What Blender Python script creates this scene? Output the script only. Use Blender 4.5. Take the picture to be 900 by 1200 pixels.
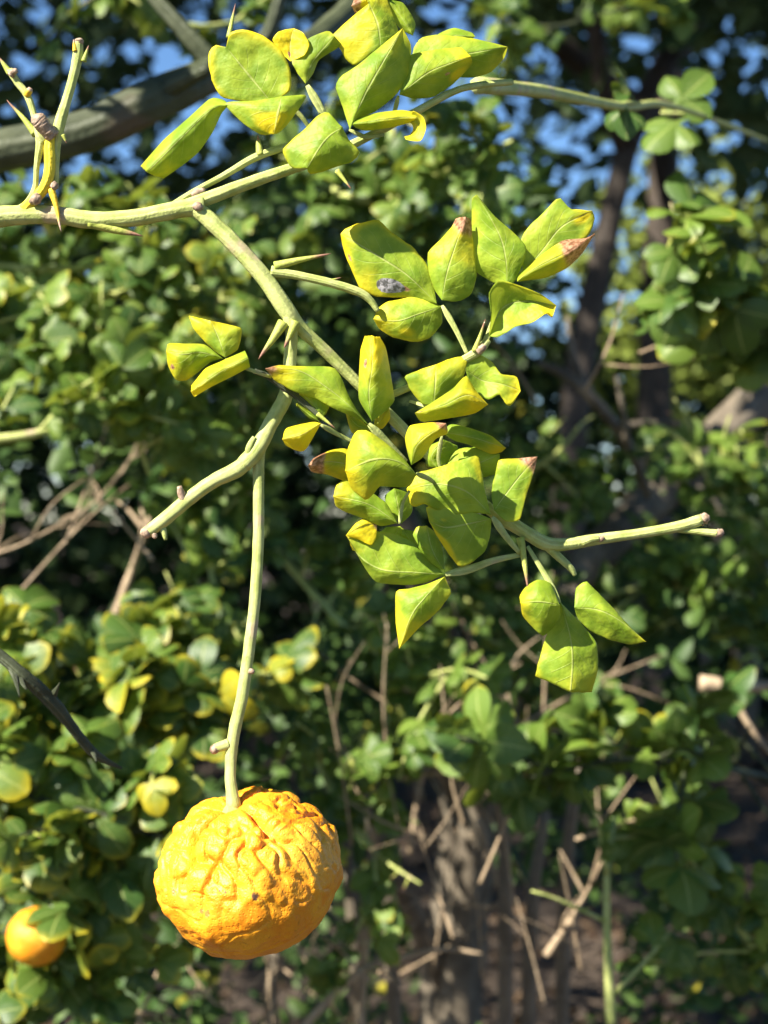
import bpy, bmesh, math, random
import numpy as np
from mathutils import Vector, Matrix, noise
from math import radians, sin, cos, pi

for o in list(bpy.data.objects):
    bpy.data.objects.remove(o, do_unlink=True)
SC = bpy.context.scene
COL = SC.collection
random.seed(7)

# ------------------------------------------------------------------ camera
HFOV = radians(27.0)
F = 450.0 / math.tan(HFOV / 2)          # focal length in photo pixels (900 wide)
D0 = 0.42                               # distance of the fruiting branch (focus)
S = D0 / F                              # metres per photo pixel at that distance
CZ = 0.62                               # camera height above the ground
cam_d = bpy.data.cameras.new('camera')
cam = bpy.data.objects.new('camera', cam_d)
COL.objects.link(cam)
cam.location = (0, 0, CZ)
cam.rotation_euler = (radians(90), 0, 0)
cam_d.sensor_fit = 'HORIZONTAL'
cam_d.sensor_width = 24.0
cam_d.lens = 12.0 / math.tan(HFOV / 2)
cam_d.clip_start = 0.01
cam_d.clip_end = 500
cam_d.dof.use_dof = True
cam_d.dof.focus_distance = D0 - 0.002
cam_d.dof.aperture_fstop = cam_d.lens * 1e-3 / 0.0034
SC.camera = cam
SC.render.resolution_x = 768
SC.render.resolution_y = 1024

# ------------------------------------------------------------------ light
TOSUN = Vector((-0.60, -0.48, 0.64)).normalized()
world = bpy.data.worlds.new('World')
SC.world = world
world.use_nodes = True
wn = world.node_tree
bg = wn.nodes['Background']
sky = wn.nodes.new('ShaderNodeTexSky')
sky.sky_type = 'NISHITA'
sky.sun_disc = False
sky.sun_elevation = math.asin(TOSUN.z)
sky.sun_rotation = math.atan2(TOSUN.x, TOSUN.y)
sky.air_density = 1.0
sky.dust_density = 0.1
sky.ozone_density = 3.0
sky.altitude = 2000
hs = wn.nodes.new('ShaderNodeHueSaturation')
hs.inputs['Saturation'].default_value = 1.12
wn.links.new(sky.outputs[0], hs.inputs['Color'])
wn.links.new(hs.outputs[0], bg.inputs[0])
bg.inputs[1].default_value = 0.058
sun_d = bpy.data.lights.new('sun', 'SUN')
sun_d.energy = 5.0
sun_d.angle = radians(0.5)
sun_d.color = (1.0, 0.93, 0.80)
sun = bpy.data.objects.new('sun', sun_d)
COL.objects.link(sun)
sun.rotation_euler = (-TOSUN).to_track_quat('-Z', 'Y').to_euler()
sun.location = (-3, -2, 4)
vs = SC.view_settings
vs.view_transform = 'Standard'
vs.look = 'None'
vs.exposure = 1.78
vs.gamma = 1.0
vs.use_curve_mapping = False

# ------------------------------------------------------------------ helpers
def W(x, y, d):
    """photo pixel + distance (m) -> world point"""
    return Vector(((x - 450) / F * d, d, CZ + (600 - y) / F * d))

def P(x, y, z=0.0):
    """photo pixel + offset towards the viewer in pixels -> world point on the near branch"""
    return W(x, y, D0 - z * S)

def tag(o, label=None, cat=None, group=None, kind=None):
    if label: o['label'] = label
    if cat: o['category'] = cat
    if group: o['group'] = group
    if kind: o['kind'] = kind
    return o

def empty(name, loc):
    o = bpy.data.objects.new(name, None)
    o.empty_display_size = 0.02
    COL.objects.link(o)
    o.location = loc
    return o

def mesh_obj(name, verts, faces, mat, parent=None, origin=None, smooth=True, uv=None, attrs=None):
    me = bpy.data.meshes.new(name)
    og = origin if origin is not None else Vector((0, 0, 0))
    me.from_pydata([tuple(Vector(v) - og) for v in verts], [], faces)
    if smooth:
        me.polygons.foreach_set('use_smooth', [True] * len(me.polygons))
    if uv is not None:
        l = me.uv_layers.new(name='UVMap')
        vi = np.zeros(len(me.loops), dtype=np.int32)
        me.loops.foreach_get('vertex_index', vi)
        l.data.foreach_set('uv', np.asarray(uv, dtype=np.float32)[vi].ravel())
    for k, a in (attrs or {}).items():
        at = me.attributes.new(k, 'FLOAT', 'POINT')
        at.data.foreach_set('value', np.asarray(a, dtype=np.float32))
    me.materials.append(mat)
    me.update()
    o = bpy.data.objects.new(name, me)
    COL.objects.link(o)
    if parent is not None:
        o.parent = parent
    elif origin is not None:
        o.location = origin
    return o

def catmull(pts, n, k=1.0):
    """smooth curve through pts, n samples, even in arc length"""
    pts = [np.asarray(p, dtype=float) for p in pts]
    if len(pts) == 1:
        return np.repeat(pts[0][None], n, 0)
    ext = [2 * pts[0] - pts[1]] + pts + [2 * pts[-1] - pts[-2]]
    out = []
    for i in range(1, len(ext) - 2):
        p0, p1, p2, p3 = ext[i - 1:i + 3]
        for q_ in range(12):
            t = q_ / 12
            m1, m2 = 0.5 * k * (p2 - p0), 0.5 * k * (p3 - p1)
            out.append((2 * t ** 3 - 3 * t * t + 1) * p1 + (t ** 3 - 2 * t * t + t) * m1 + (3 * t * t - 2 * t ** 3) * p2 + (t ** 3 - t * t) * m2)
    out.append(pts[-1])
    out = np.array(out)
    seg = np.linalg.norm(np.diff(out[:, :3], axis=0), axis=1)
    c = np.concatenate([[0], np.cumsum(seg)])
    if c[-1] < 1e-12:
        return np.repeat(pts[0][None], n, 0)
    q = np.linspace(0, c[-1], n)
    return np.stack([np.interp(q, c, out[:, w]) for w in range(out.shape[1])], 1)

def tube_geo(path, n=20, sides=10, cap=True, rough=0.0, seed=0, flat=1.0):
    """path: list of (Vector, radius). returns verts, faces, uv, u per vertex"""
    arr = catmull([(*p, r) for p, r in path], n)
    pts = [Vector(a[:3]) for a in arr]
    rad = arr[:, 3]
    verts, faces, uv, uu = [], [], [], []
    up = Vector((0.13, -1, 0.21)).normalized()
    for i, p in enumerate(pts):
        t = (pts[min(i + 1, n - 1)] - pts[max(i - 1, 0)]).normalized()
        a = up - t * up.dot(t)
        if a.length < 1e-4:
            a = Vector((1, 0, 0)) - t * t.x
        a.normalize()
        b = t.cross(a)
        up = a
        for k in range(sides):
            an = 2 * pi * k / sides
            rr = max(rad[i], 1e-6)
            if rough:
                rr *= 1 + rough * noise.noise(Vector((cos(an) * 1.3 + seed, sin(an) * 1.3, i * 0.45)))
            verts.append(p + (a * cos(an) * flat + b * sin(an)) * rr)
            uv.append((k / sides, i / (n - 1)))
            uu.append(i / (n - 1))
    for i in range(n - 1):
        for k in range(sides):
            k2 = (k + 1) % sides
            faces.append((i * sides + k, i * sides + k2, (i + 1) * sides + k2, (i + 1) * sides + k))
    if cap:
        faces.append(tuple(range(sides))[::-1])
        faces.append(tuple((n - 1) * sides + k for k in range(sides)))
    return verts, faces, uv, uu

def tube(name, path, mat, parent=None, origin=None, n=20, sides=10, rough=0.0, seed=0, flat=1.0):
    v, f, uv, uu = tube_geo(path, n, sides, True, rough, seed, flat)
    return mesh_obj(name, v, f, mat, parent, origin, uv=uv, attrs={'along': uu})

# ------------------------------------------------------------------ materials
def new_mat(name):
    m = bpy.data.materials.new(name)
    m.use_nodes = True
    nt = m.node_tree
    for n in list(nt.nodes):
        nt.nodes.remove(n)
    return m, nt, nt.nodes, nt.links

def N(nodes, t, **kw):
    n = nodes.new(t)
    for k, v in kw.items():
        setattr(n, k, v)
    return n

def math_n(nt, op, a, b=None, c=None, clamp=False):
    n = nt.nodes.new('ShaderNodeMath')
    n.operation = op
    n.use_clamp = clamp
    for i, v in enumerate((a, b, c)):
        if v is None: continue
        if isinstance(v, (int, float)): n.inputs[i].default_value = v
        else: nt.links.new(v, n.inputs[i])
    return n.outputs[0]

def ramp01(nt, val, lo, hi, smooth=True):
    n = nt.nodes.new('ShaderNodeMapRange')
    n.interpolation_type = 'SMOOTHSTEP' if smooth else 'LINEAR'
    nt.links.new(val, n.inputs[0])
    n.inputs[1].default_value = lo
    n.inputs[2].default_value = hi
    return n.outputs[0]

def mix_c(nt, fac, a, b):
    n = nt.nodes.new('ShaderNodeMix')
    n.data_type = 'RGBA'
    for idx, v in ((0, fac), (6, a), (7, b)):
        if isinstance(v, (int, float)): n.inputs[idx].default_value = v
        elif isinstance(v, tuple): n.inputs[idx].default_value = (*v, 1)
        else: nt.links.new(v, n.inputs[idx])
    return n.outputs[2]

def noise_n(nt, scale, detail=3, vec=None, rough=0.55):
    n = nt.nodes.new('ShaderNodeTexNoise')
    n.inputs['Scale'].default_value = scale
    n.inputs['Detail'].default_value = detail
    n.inputs['Roughness'].default_value = rough
    if vec is not None: nt.links.new(vec, n.inputs['Vector'])
    return n.outputs[0]

def attr(nt, name):
    n = nt.nodes.new('ShaderNodeAttribute')
    n.attribute_name = name
    return n.outputs['Fac']

def leaf_material(name, near=True):
    m, nt, nd, lk = new_mat(name)
    uvn = N(nd, 'ShaderNodeUVMap')
    sep = N(nd, 'ShaderNodeSeparateXYZ')
    lk.new(uvn.outputs[0], sep.inputs[0])
    v = math_n(nt, 'ABSOLUTE', math_n(nt, 'MULTIPLY_ADD', sep.outputs[0], 2.0, -1.0))
    u = sep.outputs[1]
    tc = N(nd, 'ShaderNodeTexCoord')
    oi = N(nd, 'ShaderNodeObjectInfo')
    rnd = oi.outputs['Random']
    off = N(nd, 'ShaderNodeVectorMath', operation='ADD')
    lk.new(tc.outputs['Object'], off.inputs[0])
    cmb = N(nd, 'ShaderNodeCombineXYZ')
    lk.new(rnd, cmb.inputs[0])
    lk.new(cmb.outputs[0], off.inputs[1])
    vec = off.outputs[0]
    n1 = noise_n(nt, 130 if near else 70, 3, vec)
    n2 = noise_n(nt, 900, 2, vec)
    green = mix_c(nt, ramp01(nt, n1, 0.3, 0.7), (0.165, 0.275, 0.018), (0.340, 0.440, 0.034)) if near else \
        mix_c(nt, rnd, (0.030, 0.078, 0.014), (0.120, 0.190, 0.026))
    if near:
        yel = math_n(nt, 'ADD', attr(nt, 'yel'), math_n(nt, 'MULTIPLY_ADD', n1, 0.9, -0.45))
        yel = ramp01(nt, yel, 0.12, 0.85)
        brn = math_n(nt, 'ADD', attr(nt, 'brn'), math_n(nt, 'MULTIPLY_ADD', n1, 0.6, -0.3))
        brn = ramp01(nt, brn, 0.35, 0.6)
    else:
        ocs = N(nd, 'ShaderNodeSeparateColor')
        lk.new(oi.outputs['Color'], ocs.inputs[0])
        yb = math_n(nt, 'ADD', math_n(nt, 'MULTIPLY_ADD', ramp01(nt, rnd, 0.7, 1.0), 0.5, -0.45), ocs.outputs[0])
        edge = math_n(nt, 'MULTIPLY', math_n(nt, 'POWER', v, 3.0), 0.30)
        tipy = math_n(nt, 'MULTIPLY', math_n(nt, 'POWER', u, 4.0), 0.6)
        yel = math_n(nt, 'ADD', math_n(nt, 'ADD', yb, edge), math_n(nt, 'ADD', tipy, math_n(nt, 'MULTIPLY_ADD', n1, 0.7, -0.45)))
        yel = ramp01(nt, yel, 0.2, 0.9)
        brn = None
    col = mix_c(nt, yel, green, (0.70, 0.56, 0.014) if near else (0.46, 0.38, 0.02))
    # veins
    mid = ramp01(nt, v, 0.045, 0.015)
    vv = math_n(nt, 'SUBTRACT', u, math_n(nt, 'MULTIPLY', v, 0.34))
    vv = math_n(nt, 'FRACT', math_n(nt, 'MULTIPLY', vv, 6.5))
    vv = math_n(nt, 'ABSOLUTE', math_n(nt, 'SUBTRACT', vv, 0.5))
    side = math_n(nt, 'MULTIPLY', ramp01(nt, vv, 0.05, 0.0), math_n(nt, 'MULTIPLY', ramp01(nt, v, 0.95, 0.3), 0.38))
    vein = math_n(nt, 'MAXIMUM', math_n(nt, 'MULTIPLY', mid, 0.85), side)
    col = mix_c(nt, math_n(nt, 'MULTIPLY', vein, 0.75), col, (0.48, 0.52, 0.16))
    if near:
        col = mix_c(nt, math_n(nt, 'MULTIPLY', ramp01(nt, n2, 0.60, 0.72), 0.25), col, (0.36, 0.38, 0.05))
    if brn is not None:
        bc = mix_c(nt, ramp01(nt, n2, 0.35, 0.65), (0.20, 0.085, 0.045), (0.50, 0.27, 0.16))
        col = mix_c(nt, brn, col, bc)
        gry = ramp01(nt, math_n(nt, 'ADD', attr(nt, 'scar'), math_n(nt, 'MULTIPLY_ADD', n1, 0.3, -0.15)), 0.45, 0.55)
        gc = mix_c(nt, ramp01(nt, n2, 0.4, 0.6), (0.10, 0.095, 0.10), (0.42, 0.40, 0.42))
        col = mix_c(nt, gry, col, gc)
    bsdf = N(nd, 'ShaderNodeBsdfPrincipled')
    lk.new(col, bsdf.inputs['Base Color'])
    bsdf.inputs['Roughness'].default_value = 0.52 if near else 0.45
    bsdf.inputs['Specular IOR Level'].default_value = 0.28 if near else 0.36
    h = math_n(nt, 'SUBTRACT', math_n(nt, 'MULTIPLY', n2, 0.35), math_n(nt, 'MULTIPLY', vein, 0.5))
    h = math_n(nt, 'ADD', h, math_n(nt, 'MULTIPLY', noise_n(nt, 350, 2, vec), 0.9))
    bp = N(nd, 'ShaderNodeBump')
    bp.inputs['Strength'].default_value = 0.7
    bp.inputs['Distance'].default_value = 0.0005
    lk.new(h, bp.inputs['Height'])
    lk.new(bp.outputs[0], bsdf.inputs['Normal'])
    tr = N(nd, 'ShaderNodeBsdfTranslucent')
    g = N(nd, 'ShaderNodeGamma')
    g.inputs[1].default_value = 0.85
    lk.new(col, g.inputs[0])
    tcol = mix_c(nt, 0.35, g.outputs[0], (0.50, 0.55, 0.02))
    lk.new(tcol, tr.inputs[0])
    mx = N(nd, 'ShaderNodeMixShader')
    mx.inputs[0].default_value = 0.38 if near else 0.3
    lk.new(bsdf.outputs[0], mx.inputs[1])
    lk.new(tr.outputs[0], mx.inputs[2])
    out = N(nd, 'ShaderNodeOutputMaterial')
    lk.new(mx.outputs[0], out.inputs[0])
    return m

def bark_material(name, c1, c2, c3, scale=200, patch=(0.62, 0.72), rough=0.6, bump=0.0006, tip=None, stripes=True):
    m, nt, nd, lk = new_mat(name)
    tc = N(nd, 'ShaderNodeTexCoord')
    n1 = noise_n(nt, scale, 4, tc.outputs['Object'])
    n2 = noise_n(nt, scale * 0.28, 3, tc.outputs['Object'])
    n3 = noise_n(nt, scale * 5, 2, tc.outputs['Object'])
    col = mix_c(nt, ramp01(nt, n1, 0.3, 0.7), c1, c2)
    col = mix_c(nt, ramp01(nt, n2, *patch), col, c3)
    h = math_n(nt, 'ADD', n1, math_n(nt, 'MULTIPLY', n3, 0.4))
    if stripes:
        uvn = N(nd, 'ShaderNodeUVMap')
        sep = N(nd, 'ShaderNodeSeparateXYZ')
        lk.new(uvn.outputs[0], sep.inputs[0])
        w = math_n(nt, 'SINE', math_n(nt, 'ADD', math_n(nt, 'MULTIPLY', sep.outputs[0], 69.1), math_n(nt, 'MULTIPLY', n2, 9.0)))
        h = math_n(nt, 'ADD', h, math_n(nt, 'MULTIPLY', w, 0.07))
        col = mix_c(nt, math_n(nt, 'MULTIPLY', ramp01(nt, w, 0.3, 1.0), 0.08), col, c3)
    if tip:
        col = mix_c(nt, ramp01(nt, attr(nt, 'along'), tip[0], tip[1]), col, tip[2])
    b = N(nd, 'ShaderNodeBsdfPrincipled')
    lk.new(col, b.inputs['Base Color'])
    b.inputs['Roughness'].default_value = rough
    b.inputs['Specular IOR Level'].default_value = 0.3
    bp = N(nd, 'ShaderNodeBump')
    bp.inputs['Strength'].default_value = 0.6
    bp.inputs['Distance'].default_value = bump
    lk.new(h, bp.inputs['Height'])
    lk.new(bp.outputs[0], b.inputs['Normal'])
    out = N(nd, 'ShaderNodeOutputMaterial')
    lk.new(b.outputs[0], out.inputs[0])
    return m

LEAF = leaf_material('near_leaf', True)
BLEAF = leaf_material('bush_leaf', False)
GSTEM = bark_material('green_stem', (0.29, 0.34, 0.085), (0.42, 0.45, 0.16), (0.40, 0.33, 0.19), 260, (0.60, 0.70))
YSTEM = bark_material('yellowed_stem', (0.55, 0.42, 0.02), (0.62, 0.50, 0.03), (0.50, 0.36, 0.03), 260)
THORN = bark_material('thorn', (0.25, 0.30, 0.05), (0.36, 0.38, 0.08), (0.40, 0.30, 0.10), 300, tip=(0.55, 0.85, (0.22, 0.11, 0.075)), stripes=False)
YTHORN = bark_material('yellow_thorn', (0.58, 0.36, 0.02), (0.62, 0.44, 0.03), (0.60, 0.40, 0.05), 300, tip=(0.60, 0.85, (0.40, 0.27, 0.20)), stripes=False)
KNOB = bark_material('cork', (0.20, 0.13, 0.085), (0.38, 0.28, 0.20), (0.13, 0.08, 0.05), 700, stripes=False)
BOUGH = bark_material('shade_toned_green_bark', (0.036, 0.046, 0.023), (0.068, 0.080, 0.042), (0.09, 0.075, 0.05), 60, bump=0.003)  # old green bark, its colour darkened for the leaf shade over the bough
BROWN = bark_material('brown_bark', (0.085, 0.070, 0.052), (0.18, 0.15, 0.11), (0.06, 0.05, 0.04), 45, bump=0.004)
DARKB = bark_material('dark_bark', (0.030, 0.022, 0.017), (0.055, 0.042, 0.032), (0.02, 0.016, 0.013), 20, bump=0.01)
DEAD = bark_material('dead_twig', (0.26, 0.19, 0.12), (0.42, 0.32, 0.21), (0.16, 0.115, 0.075), 120, bump=0.001)

# ------------------------------------------------------------------ ground
def ground():
    m, nt, nd, lk = new_mat('leaf_litter')
    tc = N(nd, 'ShaderNodeTexCoord')
    n1 = noise_n(nt, 9, 5, tc.outputs['Object'])
    n2 = noise_n(nt, 60, 4, tc.outputs['Object'])
    c = mix_c(nt, ramp01(nt, n1, 0.35, 0.65), (0.030, 0.020, 0.014), (0.070, 0.048, 0.032))
    c = mix_c(nt, ramp01(nt, n2, 0.52, 0.66), c, (0.13, 0.092, 0.060))
    b = N(nd, 'ShaderNodeBsdfPrincipled')
    lk.new(c, b.inputs['Base Color'])
    b.inputs['Roughness'].default_value = 0.9
    bp = N(nd, 'ShaderNodeBump')
    bp.inputs['Distance'].default_value = 0.02
    lk.new(n2, bp.inputs['Height'])
    lk.new(bp.outputs[0], b.inputs['Normal'])
    out = N(nd, 'ShaderNodeOutputMaterial')
    lk.new(b.outputs[0], out.inputs[0])
    xs = np.concatenate([np.linspace(-60, -6, 8), np.linspace(-5, 5, 60), np.linspace(6, 60, 8)])
    ys = np.concatenate([np.linspace(-40, -2, 6), np.linspace(-1.5, 9, 60), np.linspace(10, 90, 10)])
    v = [(x, y, 0.05 * noise.noise(Vector((x * 0.8, y * 0.8, 0))) + 0.015 * noise.noise(Vector((x * 4, y * 4, 3)))) for y in ys for x in xs]
    nx = len(xs)
    f = [(j * nx + i, j * nx + i + 1, (j + 1) * nx + i + 1, (j + 1) * nx + i) for j in range(len(ys) - 1) for i in range(nx - 1)]
    o = mesh_obj('ground', v, f, m)
    tag(o, 'dark brown soil and leaf litter under the bushes', 'ground', kind='structure')
ground()

# ------------------------------------------------------------------ scattered foliage as one mass
def foliage_mesh(name, centers, size, mat, seed, parent=None, lean=None, nup=0.35):
    """many small bent leaves (8 triangles each) as one mesh; centers: (n,3)"""
    rg = np.random.default_rng(seed)
    n = len(centers)
    nrm = rg.normal(size=(n, 3)); nrm[:, 2] = np.abs(nrm[:, 2]) + nup
    if lean is not None: nrm += np.asarray(lean)[None]
    nrm /= np.linalg.norm(nrm, axis=1, keepdims=True)
    t = rg.normal(size=(n, 3)); t -= nrm * (t * nrm).sum(1, keepdims=True)
    t /= np.linalg.norm(t, axis=1, keepdims=True)
    b = np.cross(nrm, t)
    L = size * rg.uniform(0.65, 1.25, n); Wd = L * rg.uniform(0.42, 0.62, n)
    prof = [(0, 0, 0), (0.28, -0.62, -0.10), (0.28, 0.62, -0.10), (0.33, 0, 0.04), (0.70, -0.80, -0.16), (0.70, 0.80, -0.16), (0.70, 0, 0.0), (1.0, 0, -0.14)]
    pts = np.zeros((n, 8, 3))
    for k, (a, c, h) in enumerate(prof):
        pts[:, k] = centers + t * (L * (a - 0.5))[:, None] + b * (Wd * 0.62 * c)[:, None] + nrm * (L * h)[:, None]
    tri = np.array([(0, 1, 3), (0, 3, 2), (1, 4, 6), (1, 6, 3), (3, 6, 5), (3, 5, 2), (4, 7, 6), (6, 7, 5)])
    faces = (np.arange(n)[:, None, None] * 8 + tri[None]).reshape(-1, 3)
    uv0 = np.array([(0.5 + 0.5 * c, a) for a, c, h in prof], dtype=np.float32)
    me = bpy.data.meshes.new(name)
    me.vertices.add(n * 8); me.vertices.foreach_set('co', pts.astype(np.float32).ravel())
    me.loops.add(len(faces) * 3); me.loops.foreach_set('vertex_index', faces.astype(np.int32).ravel())
    me.polygons.add(len(faces))
    me.polygons.foreach_set('loop_start', (np.arange(len(faces)) * 3).astype(np.int32))
    me.polygons.foreach_set('loop_total', np.full(len(faces), 3, dtype=np.int32))
    uvl = me.uv_layers.new(name='UVMap')
    uvl.data.foreach_set('uv', uv0[(faces % 8)].astype(np.float32).ravel())
    at = me.attributes.new('tone', 'FLOAT', 'POINT')
    at.data.foreach_set('value', np.repeat(rg.uniform(0, 1, n), 8).astype(np.float32))
    me.materials.append(mat)
    me.update(); me.validate()
    o = bpy.data.objects.new(name, me)
    COL.objects.link(o)
    if parent is not None: o.parent = parent
    return o

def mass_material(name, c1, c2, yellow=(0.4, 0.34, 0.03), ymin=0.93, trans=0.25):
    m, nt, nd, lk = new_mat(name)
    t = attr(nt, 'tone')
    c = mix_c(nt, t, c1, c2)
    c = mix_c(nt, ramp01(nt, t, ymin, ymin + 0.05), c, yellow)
    b = N(nd, 'ShaderNodeBsdfPrincipled')
    lk.new(c, b.inputs['Base Color'])
    b.inputs['Roughness'].default_value = 0.55
    b.inputs['Specular IOR Level'].default_value = 0.3
    tr = N(nd, 'ShaderNodeBsdfTranslucent')
    lk.new(c, tr.inputs[0])
    mx = N(nd, 'ShaderNodeMixShader')
    mx.inputs[0].default_value = trans
    lk.new(b.outputs[0], mx.inputs[1]); lk.new(tr.outputs[0], mx.inputs[2])
    out = N(nd, 'ShaderNodeOutputMaterial')
    lk.new(mx.outputs[0], out.inputs[0])
    return m

DARKM = mass_material('evergreen_leaf', (0.030, 0.055, 0.018), (0.060, 0.100, 0.030), ymin=2)
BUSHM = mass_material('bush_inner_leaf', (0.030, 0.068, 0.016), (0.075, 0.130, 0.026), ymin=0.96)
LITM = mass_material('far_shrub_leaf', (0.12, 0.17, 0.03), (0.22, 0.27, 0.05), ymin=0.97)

def clumpy(n, box, seed, scale, thr, keep=None):
    """random points in a box, thinned by a noise field so that they clump"""
    rg = np.random.default_rng(seed)
    lo, hi = np.array(box[0]), np.array(box[1])
    out = []
    while len(out) < n:
        for p in rg.uniform(lo, hi, size=(2000, 3)):
            if keep is not None and not keep(p): continue
            if noise.noise(Vector(p * scale)) + rg.uniform(-0.25, 0.25) > thr:
                out.append(p)
                if len(out) >= n: break
    return np.array(out)

LITTERM = mass_material('dead_leaf', (0.045, 0.027, 0.016), (0.11, 0.072, 0.042), ymin=2, trans=0.1)
rg_ = np.random.default_rng(3)
lp = np.stack([rg_.uniform(-1.6, 1.8, 5000), rg_.uniform(1.0, 4.2, 5000), np.zeros(5000)], 1)
lp[:, 2] = [0.05 * noise.noise(Vector((x * 0.8, y * 0.8, 0))) + 0.022 for x, y, z in lp]
tag(foliage_mesh('leaf_litter', lp, 0.03, LITTERM, 44, nup=1.2), 'scattered dry brown leaves covering the soil', 'litter', kind='stuff')

# ------------------------------------------------------------------ far trees
def shade_tree():
    root = empty('evergreen_tree', (W(772, 600, 3.6).x, 3.6, 0))
    og = root.location
    def pt(x, y, d): return W(x, y, d)
    tube('trunk', [(Vector((W(765, 600, 3.6).x, 3.6, -0.05)), 0.055), (pt(768, 450, 3.6), 0.040), (pt(775, 250, 3.6), 0.034), (pt(790, 0, 3.6), 0.034), (pt(800, -500, 3.6), 0.04), (pt(790, -1000, 3.6), 0.02)], DARKB, root, og, 24, 10, 0.15, 3)
    for k, (path) in enumerate([
        [(pt(778, 150, 3.6), 0.035), (pt(640, 40, 3.3), 0.025), (pt(470, -150, 3.0), 0.018), (pt(200, -420, 2.6), 0.010)],
        [(pt(790, 20, 3.6), 0.035), (pt(930, -150, 3.3), 0.025), (pt(1000, -450, 2.6), 0.012)],
        [(pt(795, -200, 3.6), 0.03), (pt(600, -560, 2.8), 0.02), (pt(450, -1100, 1.9), 0.010)]]):
        tube('limb', path, DARKB, root, og, 16, 8, 0.1, k)
    def keep(p):
        x, y, z = p
        # underside of the crown rises towards the front; unseen overhang shaped to shade the back
        base = 0.40 + max(0.0, (3.2 - y)) * 0.48
        if z - CZ < base + 0.25 * noise.noise(Vector((x * 1.5, y, 0))): return False
        w_ = Vector((x, y, z)) - W(850, 350, 4.0)
        if (w_ - TOSUN * w_.dot(TOSUN)).length < 0.34 and w_.dot(TOSUN) > -.2: return False  # gap carved along the sun direction so sunlight reaches the far shrub
        if y > 2.3 and z - CZ < base + 0.9 and (p[0] * 7919 + p[1] * 104729) % 1.0 < 0.5: return False
        return True
    c = clumpy(74000, ((-4.6, -0.5, 0.95), (2.4, 5.6, 4.0)), 5, 2.6, 0.09, keep)
    o = foliage_mesh('crown', c - np.array(og)[None], 0.075, DARKM, 11, root)
    o['kind'] = 'stuff'
    tag(root, 'tall dark evergreen tree whose crown lets specks of blue sky through', 'tree')

    root = empty('leaning_tree', (W(650, 600, 2.9).x, 2.9, 0))
    og = root.location
    tube('trunk', [(Vector((W(650, 600, 2.9).x, 2.9, -0.05)), 0.04), (W(672, 500, 2.9), 0.028), (W(700, 330, 2.9), 0.024), (W(742, 150, 2.9), 0.022), (W(800, 50, 3.0), 0.03), (W(850, -40, 3.1), 0.026), (W(900, -300, 3.2), 0.012)], DARKB, root, og, 24, 10, 0.15, 8)
    tube('limb', [(W(735, 175, 2.9), 0.024), (W(705, 90, 2.8), 0.018), (W(690, -60, 2.7), 0.010)], DARKB, root, og, 12, 8, 0.1, 9)
    c = clumpy(1500, (tuple(W(600, 40, 2.6) - Vector((0.1, 0, 0))), tuple(W(930, -420, 3.4))), 6, 4, -0.05) if False else None
    rg = np.random.default_rng(4)
    pts = np.array([list(W(rg.uniform(620, 960), rg.uniform(-420, 40), rg.uniform(2.6, 3.4))) for _ in range(1500)])
    o = foliage_mesh('crown', pts - np.array(og)[None], 0.05, DARKM, 12, root)
    o['kind'] = 'stuff'
    tag(root, 'slim bare-trunked tree leaning right in front of the dark evergreen', 'tree')
shade_tree()

def far_mass():
    # dark thicket closing the view at eye level, well behind the bush
    rg = np.random.default_rng(21)
    pts = []
    while len(pts) < 26000:
        x, y, z = rg.uniform(-2.6, 2.6), rg.uniform(4.3, 6.4), rg.uniform(0.0, 2.1)
        top = 1.25 + 0.35 * noise.noise(Vector((x * 1.2, 0, 2))) + (0.35 if x < 0.3 else -0.05)
        if z < top: pts.append((x, y, z))
    o = foliage_mesh('thicket', np.array(pts), 0.085, DARKM, 22)
    tag(o, 'dense dark thicket closing the view far behind the bush', 'thicket', kind='stuff')
    # sunlit shrub on the right
    c = W(850, 350, 4.0)
    root = empty('far_shrub', (c.x, c.y, 0))
    og = root.location
    for k in range(5):
        e = Vector((c.x + rg.uniform(-.25, .3), c.y + rg.uniform(-.15, .15), c.z + rg.uniform(-.1, .2)))
        tube('stem', [(Vector((c.x + k * .02, c.y, -0.03)), 0.012), ((Vector((c.x, c.y, 0)) + e) / 2 + Vector((0.03 * k - .06, 0, 0)), 0.009), (e, 0.004)], BROWN, root, og, 10, 6)
    pts = []
    while len(pts) < 2600:
        q = rg.normal(size=3) * np.array([0.17, 0.14, 0.17])
        if np.linalg.norm(q) < 0.5: pts.append(np.array(c) + q)
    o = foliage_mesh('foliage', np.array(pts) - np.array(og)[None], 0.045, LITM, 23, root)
    o['kind'] = 'stuff'
    tag(root, 'sunlit pale green shrub far away beside the dark tree trunk', 'shrub')
far_mass()

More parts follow.
